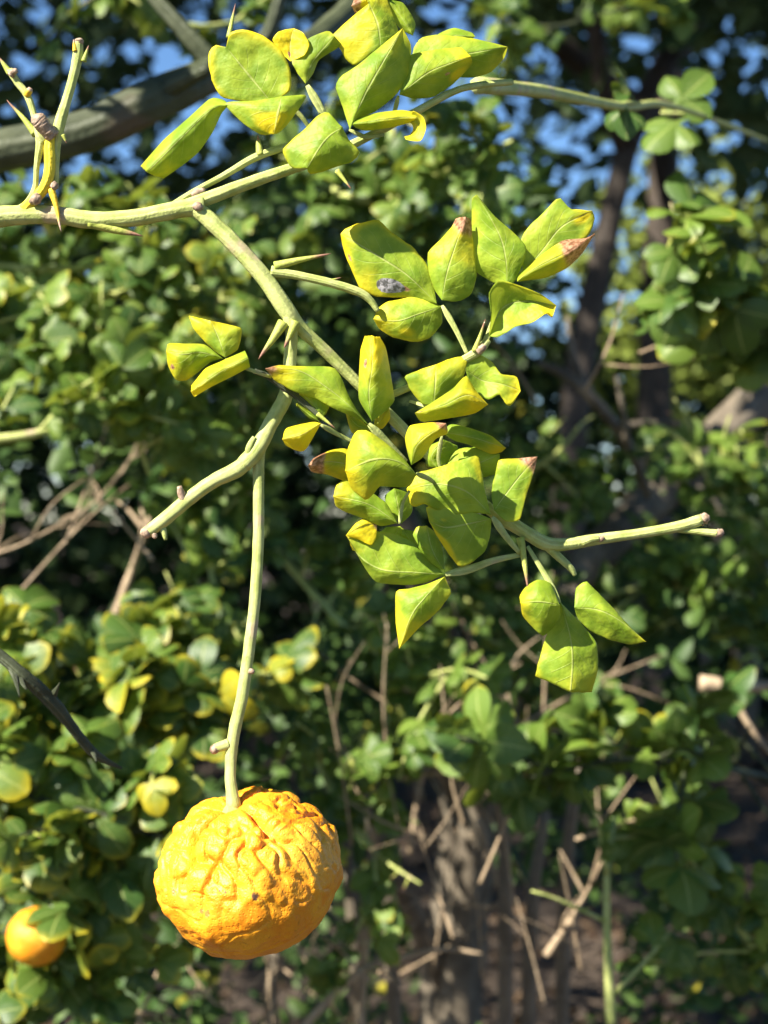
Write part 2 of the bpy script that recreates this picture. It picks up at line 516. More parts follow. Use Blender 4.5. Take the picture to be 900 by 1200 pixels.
# ------------------------------------------------------------------ background bush: leaf variants
def compound_leaf_mesh(seed):
    rg = random.Random(seed)
    V, Fc, UV = [], [], []
    def leaflet(base, ang, L, wd, fold, bend, roll):
        rows, cols = 6, 4
        i0 = len(V)
        for i in range(rows + 1):
            u = i / rows
            w = wd * (0.10, 0.58, 0.86, 1.0, 0.97, 0.72, 0.16)[i]
            for j in range(cols + 1):
                v = j / cols * 2 - 1
                a = bend * u
                y = L * (sin(a) / bend if abs(bend) > 1e-3 else u)
                zc = -L * ((1 - cos(a)) / bend if abs(bend) > 1e-3 else 0)
                x = v * w * cos(fold * abs(v) ** 0.6 * 0.8)
                z = zc + abs(v) * w * sin(fold) * 0.8 - roll * v * v * w * 0.7
                c, s = cos(ang), sin(ang)
                V.append(Vector((base[0] + x * c - y * s, base[1] + x * s + y * c, base[2] + z)))
                UV.append((v * 0.5 + 0.5, u))
        for i in range(rows):
            for j in range(cols):
                a = i0 + i * (cols + 1) + j
                Fc.append((a, a + 1, a + cols + 2, a + cols + 1))
    pl = rg.uniform(0.008, 0.013)
    pw = 0.0011
    i0 = len(V)
    for i in range(3):
        for j in (-1, 0, 1):
            V.append(Vector((j * pw * (0.6 + 0.9 * i), pl * i / 2, 0.0006 * (1 - abs(j)))))
            UV.append((0.5 + 0.3 * j, 0.2))
    for i in range(2):
        for j in range(2):
            a = i0 + i * 3 + j
            Fc.append((a, a + 1, a + 4, a + 3))
    b = (0, pl, 0)
    sc = rg.uniform(0.9, 1.12)
    leaflet(b, rg.uniform(-0.12, 0.12), 0.025 * sc, 0.0098 * sc, rg.uniform(0, 0.5), rg.uniform(0.1, 1.4), rg.uniform(0, 1.0))
    leaflet(b, rg.uniform(1.0, 1.45), 0.020 * sc, 0.0082 * sc, rg.uniform(0, 0.5), rg.uniform(0.1, 1.4), rg.uniform(0, 1.0))
    leaflet(b, -rg.uniform(1.0, 1.45), 0.020 * sc, 0.0082 * sc, rg.uniform(0, 0.5), rg.uniform(0.1, 1.4), rg.uniform(0, 1.0))
    me = bpy.data.meshes.new('leaf')
    me.from_pydata([tuple(v) for v in V], [], Fc)
    me.polygons.foreach_set('use_smooth', [True] * len(me.polygons))
    l = me.uv_layers.new(name='UVMap')
    vi = np.zeros(len(me.loops), dtype=np.int32)
    me.loops.foreach_get('vertex_index', vi)
    l.data.foreach_set('uv', np.asarray(UV, dtype=np.float32)[vi].ravel())
    me.materials.append(BLEAF)
    me.update()
    return me

LEAF_MESHES = [compound_leaf_mesh(100 + i) for i in range(14)]

def place_leaf(root, og, p, d, nrm, scale, rg, yellow=0.0):
    o = bpy.data.objects.new('leaf', rg.choice(LEAF_MESHES))
    COL.objects.link(o)
    o.parent = root
    y = d.normalized()
    z = (nrm - y * nrm.dot(y)).normalized()
    x = y.cross(z)
    m = Matrix((x, y, z)).transposed().to_4x4()
    m.translation = p - og
    o.matrix_local = m @ Matrix.Scale(scale, 4)
    o.color = (max(0.0, yellow + rg.uniform(-.15, .15)), 0, 0, 1)
    return o

def rand_unit(rg):
    while True:
        v = Vector((rg.uniform(-1, 1), rg.uniform(-1, 1), rg.uniform(-1, 1)))
        if 0.1 < v.length < 1: return v.normalized()

def leafy_branch(label, path, shoots, slen=0.06, per=5, seed=0, r=0.0022, scale=1.0, mat=None, name='leafy_branch', cat='branch', thorns=2, yellow=0.1):
    rg = random.Random(seed * 31 + 5)
    far = 1.12 if path[0][2] > .6 else 1.0
    pts = [W(p[0], p[1], p[2] * far) for p in path]
    scale *= far; slen *= far
    og = pts[0].copy()
    root = empty(name, og)
    n = len(pts)
    rad = [r * (1.25 - 0.75 * i / (n - 1)) for i in range(n)]
    tube('stem', list(zip(pts, rad)), mat or GSTEM, root, og, 8 * n, 7, 0.1, seed)
    arr = catmull([tuple(p) for p in pts], 60)
    for k in range(shoots):
        i = int((0.08 + 0.92 * (k + rg.random() * 0.8) / shoots) * 58)
        i = min(i, 58)
        s = Vector(arr[i]); t = (Vector(arr[i + 1]) - s).normalized()
        d = (rand_unit(rg) + t * 0.5 + Vector((0, -0.25, 0.35))).normalized()
        L = slen * rg.uniform(0.6, 1.3)
        m = s + d * L * 0.55 + rand_unit(rg) * L * 0.08
        e = s + d * L + Vector((0, 0, -0.10 * L))
        tube('twig', [(s, r * 0.55), (m, r * 0.45), (e, r * 0.30)], mat or GSTEM, root, og, 7, 6)
        for th in range(thorns if rg.random() < 0.6 else 0):
            q = s.lerp(e, rg.uniform(0.2, 0.9))
            td = (rand_unit(rg) + d * 0.4).normalized() * rg.uniform(0.008, 0.016)
            tube('thorn', [(q, r * 0.35), (q + td * 0.5, r * 0.2), (q + td, r * 0.03)], THORN, root, og, 5, 5)
        for j in range(per):
            f = (j + 0.6 + rg.uniform(-.3, .3)) / per
            q = s.lerp(m, f * 2) if f < 0.5 else m.lerp(e, f * 2 - 1)
            hx, hy = 450 + q.x / q.y * F, 600 - (q.z - CZ) / q.y * F
            if any(((hx - a) / c) ** 2 + ((hy - b) / e_) ** 2 < 1 for a, b, c, e_ in HOLLOWS): continue
            ld = (d * 0.5 + rand_unit(rg) * 0.9 + Vector((0.05, -0.05, -0.1))).normalized()
            nr = (Vector((-0.25, -0.55, 0.75)) + rand_unit(rg) * 0.75)
            place_leaf(root, og, q, ld, nr, scale * rg.uniform(0.6, 1.2), rg, yellow)
    tag(root, label, cat)
    return root

# dark gaps between the boughs of the bush where no shoot grows (direction from the open side, and half widths)
HOLLOWS = [(705, 330, 55, 150), (790, 470, 90, 60), (745, 900, 30, 50), (90, 660, 150, 70), (700, 420, 90, 110), (620, 1120, 110, 90), (880, 930, 60, 110), (500, 1010, 60, 90), (330, 700, 60, 60)]
BR = [
 ('leafy green branch just under the pale forked branch, upper of the left leaf mass', [(-80, 305, .88), (60, 315, .86), (180, 300, .9), (300, 270, .95)], 11, 5),
 ('leafy branch with broad drooping leaves left of the small three-leaf sprig', [(-90, 420, .82), (40, 405, .80), (120, 430, .82), (200, 490, .86)], 12, 5),
 ('pale green twig with a few leaves above the dark hollow on the left', [(-60, 520, .76), (30, 510, .76), (90, 497, .77), (150, 500, .80), (175, 555, .82)], 4, 4),
 ('leafy branch directly behind the small three-leaf sprig', [(110, 350, .84), (210, 340, .86), (290, 400, .9), (330, 520, .95)], 11, 5),
 ('leafy branch between the top curled leaves and the brown-tipped curled leaves', [(300, 160, .98), (420, 235, .92), (510, 205, .86), (600, 165, .80)], 13, 5),
 ('thin twig reaching to the right below the blue sky specks', [(560, 100, .50), (640, 108, .58), (730, 125, .66), (790, 125, .75), (900, 165, .95)], 2, 2),
 ('rounded green leaf sprig in front of the far sunlit shrub', [(960, 430, .85), (870, 380, .78), (800, 330, .74), (765, 300, .72)], 9, 5),
 ('small shaded leafy twig right of the yellowing curled leaves', [(560, 580, 1.15), (640, 540, 1.1), (680, 500, 1.1)], 5, 4),
 ('leafy branch beside the thick diagonal bough', [(960, 660, 1.0), (880, 610, 1.0), (830, 560, 1.0), (810, 500, 1.0)], 9, 5),
 ('shaded blue-green leafy branch with broad leaves below the hanging curled leaves', [(960, 930, .84), (850, 900, .80), (730, 890, .76), (620, 910, .74)], 11, 5),
 ('shaded leafy branch in the lower right corner thicket', [(940, 1200, .80), (870, 1090, .80), (810, 1040, .82), (790, 950, .86)], 10, 5),
 ('upright sunlit green shoot with few leaves beside the dark hollow', [(716, 1200, .74), (712, 1100, .74), (712, 1020, .74), (722, 950, .76)], 4, 3),
 ('leafy branch hanging behind the pointed yellow leaf', [(320, 640, 1.0), (400, 730, .94), (470, 780, .88), (560, 800, .84)], 9, 5),
 ('little leafy twig right beside the large orange fruit', [(370, 880, .90), (400, 950, .86), (440, 1000, .84), (465, 1060, .84)], 5, 5),
 ('yellow-edged leafy branch behind the dark thorny twig', [(-90, 870, .76), (30, 840, .75), (130, 850, .76), (250, 800, .82)], 20, 5),
 ('dark stemmed leafy branch left of the large orange fruit', [(-90, 920, .70), (60, 938, .70), (140, 965, .70), (215, 992, .72)], 14, 5),
 ('leafy branch surrounding the small orange fruit', [(-70, 1210, .76), (50, 1150, .74), (120, 1080, .74), (170, 1000, .78)], 17, 5),
 ('leafy branch rising behind the straight fruit stalk', [(180, 850, .90), (225, 760, .88), (250, 690, .90), (230, 620, .95)], 9, 5),
 ('shaded leafy branch under the stubby cut twig on the right', [(960, 760, 1.15), (840, 700, 1.1), (740, 690, 1.1), (640, 740, 1.1)], 13, 5),
 ('dim leafy branch behind the lowest curled leaf trio', [(500, 690, 1.2), (600, 720, 1.1), (680, 790, 1.0), (740, 840, .95)], 9, 5),
 ('leafy twig hanging among sky specks above the thick bough', [(90, -60, 1.0), (160, 0, .95), (230, 30, .92), (300, 20, .95)], 4, 4),
 ('dark leafy branch among sky specks above the folded top leaves', [(460, -60, 1.2), (560, 10, 1.1), (660, 30, 1.1), (760, -20, 1.2)], 8, 5),
]
for i, (lab, path, sh, per) in enumerate(BR):
    big = False
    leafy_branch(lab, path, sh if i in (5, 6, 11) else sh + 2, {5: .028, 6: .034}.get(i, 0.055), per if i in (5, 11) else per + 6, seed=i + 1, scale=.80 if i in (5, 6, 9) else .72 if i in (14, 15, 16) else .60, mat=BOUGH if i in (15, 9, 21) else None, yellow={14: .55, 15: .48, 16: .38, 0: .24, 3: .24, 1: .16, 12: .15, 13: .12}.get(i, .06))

leafy_branch('added leafy bough out of view high above the left side, shading the lower right', [(-2100, -1100, .33), (-1852, -1167, .35), (-1150, -950, .40), (-691, -744, .46), (-400, -640, .52)], 17, 0.09, 7, seed=51, scale=1.3, r=.004, mat=BOUGH)  # added outside the view to cast shade on the lower right leaves
# inner leaves of the bush that nobody could count
def inner_bush():
    rg = np.random.default_rng(33)
    pts = []
    zones = [((-100, 300, 330, 680), 1.0, 1.5, 900), ((-100, 620, 420, 1000), 1.0, 1.5, 1000), ((-100, 950, 250, 1250), .95, 1.3, 500),
             ((280, 170, 640, 420), 1.0, 1.5, 500), ((350, 420, 700, 900), 1.2, 1.9, 900), ((560, 650, 980, 1220), 1.15, 2.0, 1300), ((200, 1000, 640, 1230), 1.5, 2.3, 700),
             ((700, 520, 980, 760), 1.2, 1.8, 300), ((-100, 235, 330, 330), 1.2, 1.6, 160)]
    for (x0, y0, x1, y1), d0, d1, n in zones:
        c = 0
        n = int(n * 1.5)
        while c < n:
            x, y, d = rg.uniform(x0, x1), rg.uniform(y0, y1), rg.uniform(d0, d1)
            if noise.noise(Vector((x * .012, y * .012, d * 4))) + rg.uniform(-.25, .25) < -0.02: continue
            c += 1
            if any(((x - hx) / hr) ** 2 + ((y - hy) / hs) ** 2 < 1 for hx, hy, hr, hs in HOLLOWS): continue
            pts.append(tuple(W(x, y, d)))
    pts = np.array(pts)
    pts = pts[pts[:, 2] > 0.03]
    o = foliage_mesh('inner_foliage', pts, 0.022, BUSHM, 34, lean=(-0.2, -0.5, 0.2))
    tag(o, 'mass of small green leaves deep inside the bush', 'foliage', kind='stuff')
inner_bush()

# ------------------------------------------------------------------ boughs, stems and dead twigs
def woody(name, label, cat, path, mat, sub=(), group=None, rough=0.12, seed=1, part='stem'):
    pts = [(W(*p[:3]), p[3]) for p in path]
    og = pts[0][0].copy()
    if sub:
        root = empty(name, og)
        tube(part, pts, mat, root, og, 8 * len(pts), 9, rough, seed)
        for k, s in enumerate(sub):
            tube('twig', [(W(*p[:3]), p[3]) for p in s], mat, root, og, 10, 7, rough, seed + k + 1)
    else:
        root = tube(name, pts, mat, None, og, 8 * len(pts), 9, rough, seed)
    tag(root, label, cat, group)
    return root

woody('bough', 'thick grey-green bough blurred behind the pale forked branch', 'branch',
      [(-90, 195, .72, .0100), (40, 168, .72, .0095), (110, 150, .72, .0098), (180, 118, .72, .0102), (255, 85, .74, .0085), (370, 45, .80, .0060), (470, -60, .9, .004)], BOUGH,
      [[(185, 112, .72, .0045), (215, 95, .71, .004), (245, 80, .70, .003)], [(255, 80, .74, .005), (215, 35, .74, .004), (165, -20, .75, .003)], [(300, 60, .76, .004), (318, 30, .76, .0035), (332, -20, .76, .003)]], part='limb')
woody('bough', 'thick weathered brown bough slanting down from the right edge', 'branch',
      [(1000, 410, 1.45, .022), (900, 462, 1.4, .020), (830, 525, 1.35, .018), (760, 590, 1.3, .017), (690, 660, 1.25, .015), (620, 760, 1.25, .013), (570, 900, 1.3, .012), (540, 1100, 1.35, .014), (535, 1300, 1.38, .018)], BROWN,
      [[(800, 550, 1.33, .006), (860, 620, 1.3, .005), (940, 700, 1.3, .004)], [(850, 505, 1.36, .006), (880, 440, 1.36, .004), (890, 380, 1.4, .002)]], part='limb')
woody('trunk', 'stout grey bush trunk rising from the ground behind the fruit', 'trunk',
      [(515, 1420, 1.45, .034), (522, 1250, 1.42, .031), (532, 1120, 1.40, .028), (545, 1000, 1.38, .024), (540, 880, 1.36, .020), (520, 760, 1.35, .016), (470, 600, 1.35, .012)], BROWN,
      [[(545, 1000, 1.38, .014), (585, 900, 1.34, .010), (600, 800, 1.3, .007)], [(540, 940, 1.36, .010), (500, 860, 1.3, .008), (470, 780, 1.25, .005)], [(525, 1160, 1.4, .012), (480, 1060, 1.3, .009), (430, 960, 1.22, .006)]], seed=4)
woody('bare_branch', 'thin grey bare branch forking in the dark gap beside the brown bough', 'branch',
      [(760, 580, 1.25, .0040), (735, 520, 1.22, .0042), (695, 468, 1.2, .0045), (660, 438, 1.2, .0040), (630, 425, 1.2, .0020)], BROWN,
      [[(695, 468, 1.2, .0035), (672, 420, 1.2, .0030), (665, 370, 1.2, .0015)], [(720, 500, 1.2, .003), (770, 495, 1.2, .0025), (830, 500, 1.2, .0015)], [(735, 520, 1.2, .0028), (728, 470, 1.18, .002), (722, 440, 1.18, .001)]])
woody('thorny_twig', 'dark shaded thorny twig crossing in front of the yellow-edged leaves', 'branch',
      [(-40, 735, .47, .0016), (0, 768, .47, .0017), (28, 792, .47, .0020), (60, 822, .475, .0022), (85, 853, .48, .0016), (105, 878, .485, .0015), (125, 892, .49, .0010), (142, 900, .50, .0004)], BOUGH,  # the twig's shade is put into this dark bark colour
      [[(12, 780, .47, .0014), (18, 795, .468, .0009), (23, 817, .466, .0001)], [(20, 785, .47, .0012), (26, 800, .468, .0007), (31, 808, .466, .0002)], [(62, 815, .475, .0014), (66, 808, .473, .0007), (70, 800, .471, .0001)], [(106, 876, .485, .0012), (110, 884, .484, .0007), (113, 893, .483, .0002)]], seed=9)
STEMS = [((588, 1330, 592, 1050, 575, 800), 'slim bare brown stem standing just right of the grey trunk'),
         ((618, 1330, 622, 1080, 640, 950), 'short bare brown stem left of the dark dead twig and the green shoot'),
         ((470, 1330, 455, 1050, 450, 850), 'bare brown stem between the large fruit and the grey trunk, nearest the trunk'),
         ((655, 1330, 665, 1000, 690, 860), 'bare brown stem running up behind the shaded blue-green branch'),
         ((430, 1330, 415, 1100, 400, 930), 'bare brown stem between the large fruit and the grey trunk, nearest the fruit'),
         ((300, 1330, 320, 1150, 330, 1000), 'bare brown stem rising directly behind the large fruit')]
for k, (q, lab) in enumerate(STEMS):
    dd = 1.0 + .02 * k
    woody('bush_stem', lab, 'stem', [(q[0], q[1], dd + .05, .0052), (q[2], q[3], dd, .0045), (q[4], q[5], dd, .0028)], BROWN, group='upright bare stems under the bush', seed=20 + k)

def dead_twig(label, path, r, forks, seed, group=None):
    rg = random.Random(seed)
    pts = [W(*p) for p in path]
    og = pts[0].copy()
    root = empty('dead_twig', og)
    n = len(pts)
    tube('stem', [(p, r * (1.1 - 0.7 * i / (n - 1))) for i, p in enumerate(pts)], DEAD, root, og, 6 * n, 7, 0.2, seed)
    arr = catmull([tuple(p) for p in pts], 30)
    for k in range(forks):
        i = rg.randrange(5, 27)
        s = Vector(arr[i]); t = (Vector(arr[i + 1]) - s).normalized()
        d = (t + rand_unit(rg) * 0.9).normalized()
        L = rg.uniform(0.02, 0.06)
        tube('twig', [(s, r * .5), (s + d * L * .5 + rand_unit(rg) * L * .1, r * .42), (s + d * L, r * .2)], DEAD, root, og, 7, 6, 0.2, seed)
    tag(root, label, 'twig', group)

DT = [
 ([(330, 1230, .95), (420, 1140, .95), (480, 1120, .95), (520, 1112, .95), (565, 1118, .95)], .0026, 4, 'pale forked dead twig lying low in front of the grey trunk'),
 ([(280, 1100, .92), (300, 1060, .92), (330, 1200, .95)], .0011, 3, 'bent pale dead twig hanging right below the large fruit'),
 ([(420, 1250, 1.0), (430, 1100, 1.0), (438, 1010, 1.0), (430, 930, 1.0)], .0022, 4, 'upright pale dead twig right of the large fruit'),
 ([(-40, 660, .95), (20, 640, .95), (60, 620, .95), (110, 590, .95)], .0011, 5, 'dead brown twig in the dark hollow left of the cut stub'),
 ([(0, 720, 1.0), (90, 620, 1.0), (160, 560, 1.05)], .0009, 4, 'thin dead twig crossing the dark hollow on the left'),
 ([(120, 760, 1.05), (150, 680, 1.05), (175, 610, 1.05), (190, 560, 1.08)], .0030, 3, 'stout weathered dead stem leaning in the dark hollow'),
 ([(150, 1230, .95), (200, 1120, .95), (260, 1180, .95), (320, 1130, .95)], .0010, 4, 'crooked dead twig tangled below and left of the large fruit'),
 ([(560, 960, 1.1), (590, 1050, 1.1), (625, 1100, 1.1)], .0020, 4, 'short dead twig lit by sun beside the trunk base'),
 ([(640, 1120, .95), (680, 1060, .95), (705, 1010, .95)], .0022, 3, 'dark dead twig slanting left of the upright green shoot'),
 ([(590, 940, 1.05), (600, 860, 1.05), (590, 780, 1.05)], .0020, 4, 'pale dead twig standing just left of the shaded blue-green branch'),
 ([(820, 800, 1.0), (880, 805, 1.0), (950, 795, 1.0)], .0050, 2, 'thick pale dead branch end poking in from the right edge'),
 ([(-30, 1190, .8), (20, 1170, .8), (60, 1150, .8)], .0018, 2, 'straw coloured dead twig under the small orange fruit'),
 ([(100, 1190, .9), (160, 1185, .9), (210, 1192, .9)], .0018, 2, 'pale dead twig lying flat in the lower left corner'),
 ([(480, 1000, 1.15), (500, 900, 1.15), (560, 850, 1.15), (600, 800, 1.15)], .0018, 5, 'arched dead twig above the grey trunk'),
]
for k, (pth, r, fk, lab) in enumerate(DT):
    dead_twig(lab, pth, r, fk, 60 + k)

rq = random.Random(88)
for (x0, y0, x1, y1, n, where) in [(400, 800, 640, 1180, 26, 'around the grey trunk'), (230, 1120, 430, 1200, 9, 'under the large orange fruit'), (60, 1080, 250, 1200, 4, 'between the small and the large fruit'),
                                   (580, 980, 720, 1180, 5, 'beside the upright green shoot'), (0, 590, 200, 700, 3, 'in the dark hollow near the cut stub'), (620, 380, 760, 520, 3, 'in the dark gap before the tree trunks')]:
    for k in range(n):
        x, y, d = rq.uniform(x0, x1), rq.uniform(y0, y1), rq.uniform(.85, 1.1)
        a, L = -pi / 2 + rq.uniform(-1.0, 1.0) * (1 if k % 3 else 1.6), rq.uniform(70, 220)
        dead_twig('thin pale dead twig caught ' + where, [(x, y, d), (x + cos(a) * L * .5 + rq.uniform(-9, 9), y + sin(a) * L * .5 + rq.uniform(-9, 9), d + rq.uniform(-.02, .02)), (x + cos(a) * L, y + sin(a) * L, d + rq.uniform(-.03, .03))], rq.uniform(.0006, .0012), rq.randint(1, 3), rq.randrange(9999), 'dead twigs ' + where)

# ------------------------------------------------------------------ the near fruiting branch
BROOT = empty('citrus_branch', P(-30, 262, 0))
tag(BROOT, 'sharp pale green thorny citrus branch with yellowing curled leaves and cut stubs', 'branch')
BO = BROOT.location.copy()

def ptube(name, pts, mat=None, n=None, sides=14, rough=0.06, seed=0, parent=None):
    """pts: (x, y, z, radius) in photo pixels"""
    return tube(name, [(P(x, y, z), r * .86 * S) for x, y, z, r in pts], mat or GSTEM, parent or BROOT, BO, n or 8 * len(pts), sides, rough, seed)

def thorn(a, b, r, mat=None, mid=None, z=0, z2=None, parent=None):
    z2 = z if z2 is None else z2
    m = mid or ((a[0] + b[0]) / 2, (a[1] + b[1]) / 2)
    return ptube('thorn', [(a[0], a[1], z, r), (m[0], m[1], (z + z2) / 2, r * .62), (a[0] + (b[0] - a[0]) * .85, a[1] + (b[1] - a[1]) * .85, z2, r * .25), (b[0], b[1], z2, r * .04)], mat or THORN, 14, 8, 0.03, parent=parent)

main = ptube('stem', [(-40, 268, 0, 15), (0, 254, 0, 14.5), (60, 252, 0, 12.5), (110, 258, 0, 12), (160, 255, 0, 11.5), (205, 246, 0, 12), (240, 241, 0, 12.5)], seed=1, n=60)
ptube('stem', [(228, 243, 0, 11), (250, 262, 2, 11.5), (280, 292, 3, 11.5), (310, 326, 2, 11.5), (335, 362, 0, 12), (352, 384, -6, 9.5), (385, 415, -18, 8.5), (418, 448, -28, 8), (460, 490, -36, 8), (520, 550, -40, 8), (580, 602, -44, 8.5), (618, 625, -50, 9)], seed=2, n=110)
ptube('stem', [(205, 246, -2, 9), (245, 232, -2, 9.5), (290, 215, -4, 8.5), (325, 203, -8, 8), (370, 188, -18, 7), (420, 166, -24, 6), (480, 135, -30, 5.5), (530, 108, -34, 5), (560, 100, -40, 5), (600, 96, -62, 4.5)], seed=3, n=80)
ptube('twig', [(196, 244, -8, 4), (225, 226, -10, 4.2), (262, 206, -12, 4.5), (300, 184, -14, 5.5), (335, 172, -18, 5), (372, 160, -26, 4)], seed=4)
thorn((305, 182), (302, 158), 6, z=-13, mid=(303, 168))
ptube('twig', [(318, 318, 0, 8), (345, 322, 1, 6), (385, 331, 0, 6), (420, 342, -4, 6), (434, 352, -6, 5), (443, 365, -8, 3.5)], seed=5)
thorn((322, 312), (388, 297), 7, z=2, z2=8, mid=(350, 305))
thorn((380, 331), (400, 325), 3, z=2)
ptube('stem', [(338, 366, 0, 10), (342, 390, -2, 8.5), (340, 420, -6, 8.5), (338, 448, -6, 9), (333, 468, -2, 10.5), (318, 495, 2, 10.5), (302, 525, 5, 11.5), (285, 545, 6, 11.5)], seed=6, n=60)
ptube('stem', [(294, 536, 6, 9), (278, 550, 7, 11), (250, 564, 8, 9.5), (222, 584, 10, 9.5), (196, 606, 12, 9.5), (172, 624, 13, 8.5)], seed=7, n=40)
thorn((332, 378), (303, 421), 8, z=5, z2=14, mid=(320, 397))
thorn((346, 378), (333, 408), 8, z=4, z2=10, mid=(342, 388))
ptube('bud', [(292, 536, 8, 5), (292, 525, 12, 5), (298, 512, 12, 3)], GSTEM, 10, 8)
ptube('bud', [(217, 592, 10, 6), (213, 580, 15, 5.5), (210, 570, 18, 3.5)], KNOB, 10, 8, .3)
ptube('cut_end', [(176, 621, 14, 8), (170, 625, 15, 8), (167, 628, 16, 5)], KNOB, 8, 10, .3)
ptube('bud', [(190, 618, 12, 5), (193, 627, 13, 3.5), (194, 633, 13, 2)], GSTEM, 8, 8)
ptube('bud', [(180, 624, 14, 4), (181, 628, 16, 4), (182, 631, 17, 2)], KNOB, 8, 8, .3)
ptube('bud', [(333, 458, 4, 3), (334, 446, 8, 3), (332, 440, 10, 3.5), (331, 436, 10, 2)], KNOB, 8, 8, .2)
# fruit stalk
ptube('fruit_stalk', [(312, 505, 0, 7), (304, 530, -2, 8), (303, 570, -2, 7.8), (303, 630, -1, 7.8), (299, 700, 0, 7.8), (292, 760, 1, 8.2), (284, 815, 2, 8.5), (275, 855, 4, 8.5), (271, 885, 6, 8), (270, 912, 11, 7.6), (272, 930, 15, 8.5), (274, 944, 17, 10.5), (275, 950, 18, 9)], seed=8, n=90)
ptube('bud', [(268, 872, 6, 8), (258, 875, 8, 7), (252, 877, 9, 6), (249, 880, 9, 4)], GSTEM, 14, 10)
ptube('cut_end', [(255, 876, 9, 6.4), (250, 879, 10, 6.6), (247, 881, 10, 3)], KNOB, 8, 10, .2)
ptube('bud', [(293, 786, 6, 4), (296, 787, 8, 3.5), (298, 788, 8, 2)], KNOB, 8, 8, .3)
ptube('cut_end', [(230, 240, 9, 6), (233, 243, 12, 6), (235, 246, 12.5, 3)], KNOB, 8, 10, .3)
ptube('bud', [(225, 229, -4, 5), (232, 225, -3, 6), (240, 224, -2, 4)], KNOB, 8, 8, .4)
# upright stubs on the left
ptube('twig', [(30, 246, 2, 10), (40, 234, 6, 7.5), (52, 220, 10, 7.5), (58, 200, 11, 7.5), (58, 172, 10, 7.5), (60, 160, 10, 6)], YSTEM, seed=11)
ptube('twig', [(20, 252, 0, 12), (32, 240, 2, 6.5), (41, 220, 4, 4), (43, 195, 5, 4), (47, 170, 6, 6), (46, 158, 6, 6)], GSTEM, seed=12)
ptube('twig', [(64, 220, 2, 5), (65, 190, 4, 5.5), (66, 165, 6, 7), (70, 145, 6, 8), (78, 118, 6, 6.5), (86, 90, 5, 6.5), (91, 66, 5, 7), (92, 50, 5, 6.5)], GSTEM, seed=13, n=50)
ptube('cut_end', [(92, 51, 6, 6), (93, 47, 6, 6), (93, 45, 6, 3)], KNOB, 8, 10, .2)
thorn((98, 72), (104, 53), 4, z=8)
thorn((88, 60), (86, 46), 3.5, YTHORN, z=10)
ptube('twig', [(52, 166, 6, 7), (46, 158, 8, 6), (40, 135, 4, 4.5), (32, 112, 2, 5), (20, 96, 0, 5), (11, 82, 0, 5)], GSTEM, seed=14)
thorn((12, 86), (-2, 66), 5, z=0)
ptube('bud', [(12, 88, 5, 5), (16, 84, 7, 4.5), (20, 83, 8, 3)], KNOB, 8, 8, .3)
ptube('bud', [(31, 112, 4, 5), (34, 107, 7, 5), (36, 103, 8, 3)], YTHORN, 8, 8)
thorn((42, 158), (8, 117), 5.5, z=6, z2=0, mid=(27, 138))
ptube('cut_end', [(62, 160, 12, 10), (55, 152, 17, 10), (49, 145, 20, 11), (45, 140, 22, 10.5), (42, 136, 24, 8), (41, 134, 25, 3)], KNOB, 40, 20, .1)
ptube('bud', [(40, 232, 12, 8), (44, 234, 15, 7.5), (47, 235, 16, 4)], KNOB, 8, 10, .5)
thorn((60, 222), (72, 272), 5.5, YTHORN, z=10, z2=16, mid=(66, 242))
ptube('bud', [(60, 216, 10, 5), (64, 218, 12, 6), (67, 219, 13, 4)], KNOB, 8, 8, .4)
thorn((74, 158), (78, 168), 3, z=14)
thorn((105, 260), (168, 277), 9, z=2, mid=(138, 270))
# right end of the branch
ptube('stem', [(570, 594, -40, 8), (618, 625, -50, 9.5), (640, 637, -56, 10), (662, 638, -60, 9), (700, 632, -64, 8), (750, 625, -66, 7), (795, 617, -66, 8), (822, 609, -66, 8.5)], seed=15, n=50)
ptube('cut_end', [(820, 610, -66, 8), (827, 607, -65, 7.5), (831, 606, -65, 4)], KNOB, 10, 12, .35)
ptube('twig', [(795, 620, -68, 5), (820, 623, -66, 5), (840, 625, -64, 5.5)], GSTEM, seed=16)
ptube('cut_end', [(838, 625, -64, 5.2), (844, 624, -63, 5.5), (848, 623, -63, 3)], KNOB, 8, 10, .35)
ptube('bud', [(682, 636, -57, 6), (692, 632, -55, 5.5), (702, 631, -55, 3.5)], GSTEM, 10, 8)
ptube('bud', [(702, 632, -57, 4), (706, 631, -55, 4), (708, 631, -55, 2)], KNOB, 8, 8, .3)
ptube('twig', [(640, 637, -56, 8), (652, 650, -60, 6), (668, 665, -64, 5), (674, 674, -66, 3)], GSTEM, seed=17)
thorn((610, 630), (619, 692), 6, z=-44, z2=-34, mid=(615, 662))
# side shoot carrying the brown-tipped leaves
ptube('twig', [(440, 470, -34, 5), (470, 458, -26, 5), (510, 440, -20, 5), (545, 421, -10, 6), (562, 410, -6, 6.5), (572, 398, -6, 5)], seed=18)
thorn((556, 412), (569, 374), 4.5, z=-2, z2=4, mid=(562, 396))
ptube('bud', [(560, 412, 0, 5), (565, 408, 3, 5), (568, 404, 4, 3)], KNOB, 8, 8, .4)
# twig with thorn under the long pointed leaf, shade put into dark bark
ptube('twig', [(298, 435, 12, 4), (312, 440, 10, 4), (330, 452, 6, 4.5), (352, 468, 4, 4), (376, 489, 8, 3)], BOUGH, seed=19)
thorn((372, 485), (393, 502), 3.5, z=8, z2=12)
thorn((268, 44), (276, 4), 4, z=-60, z2=-70)
thorn((395, 200), (412, 222), 4, z=-20, z2=-14)

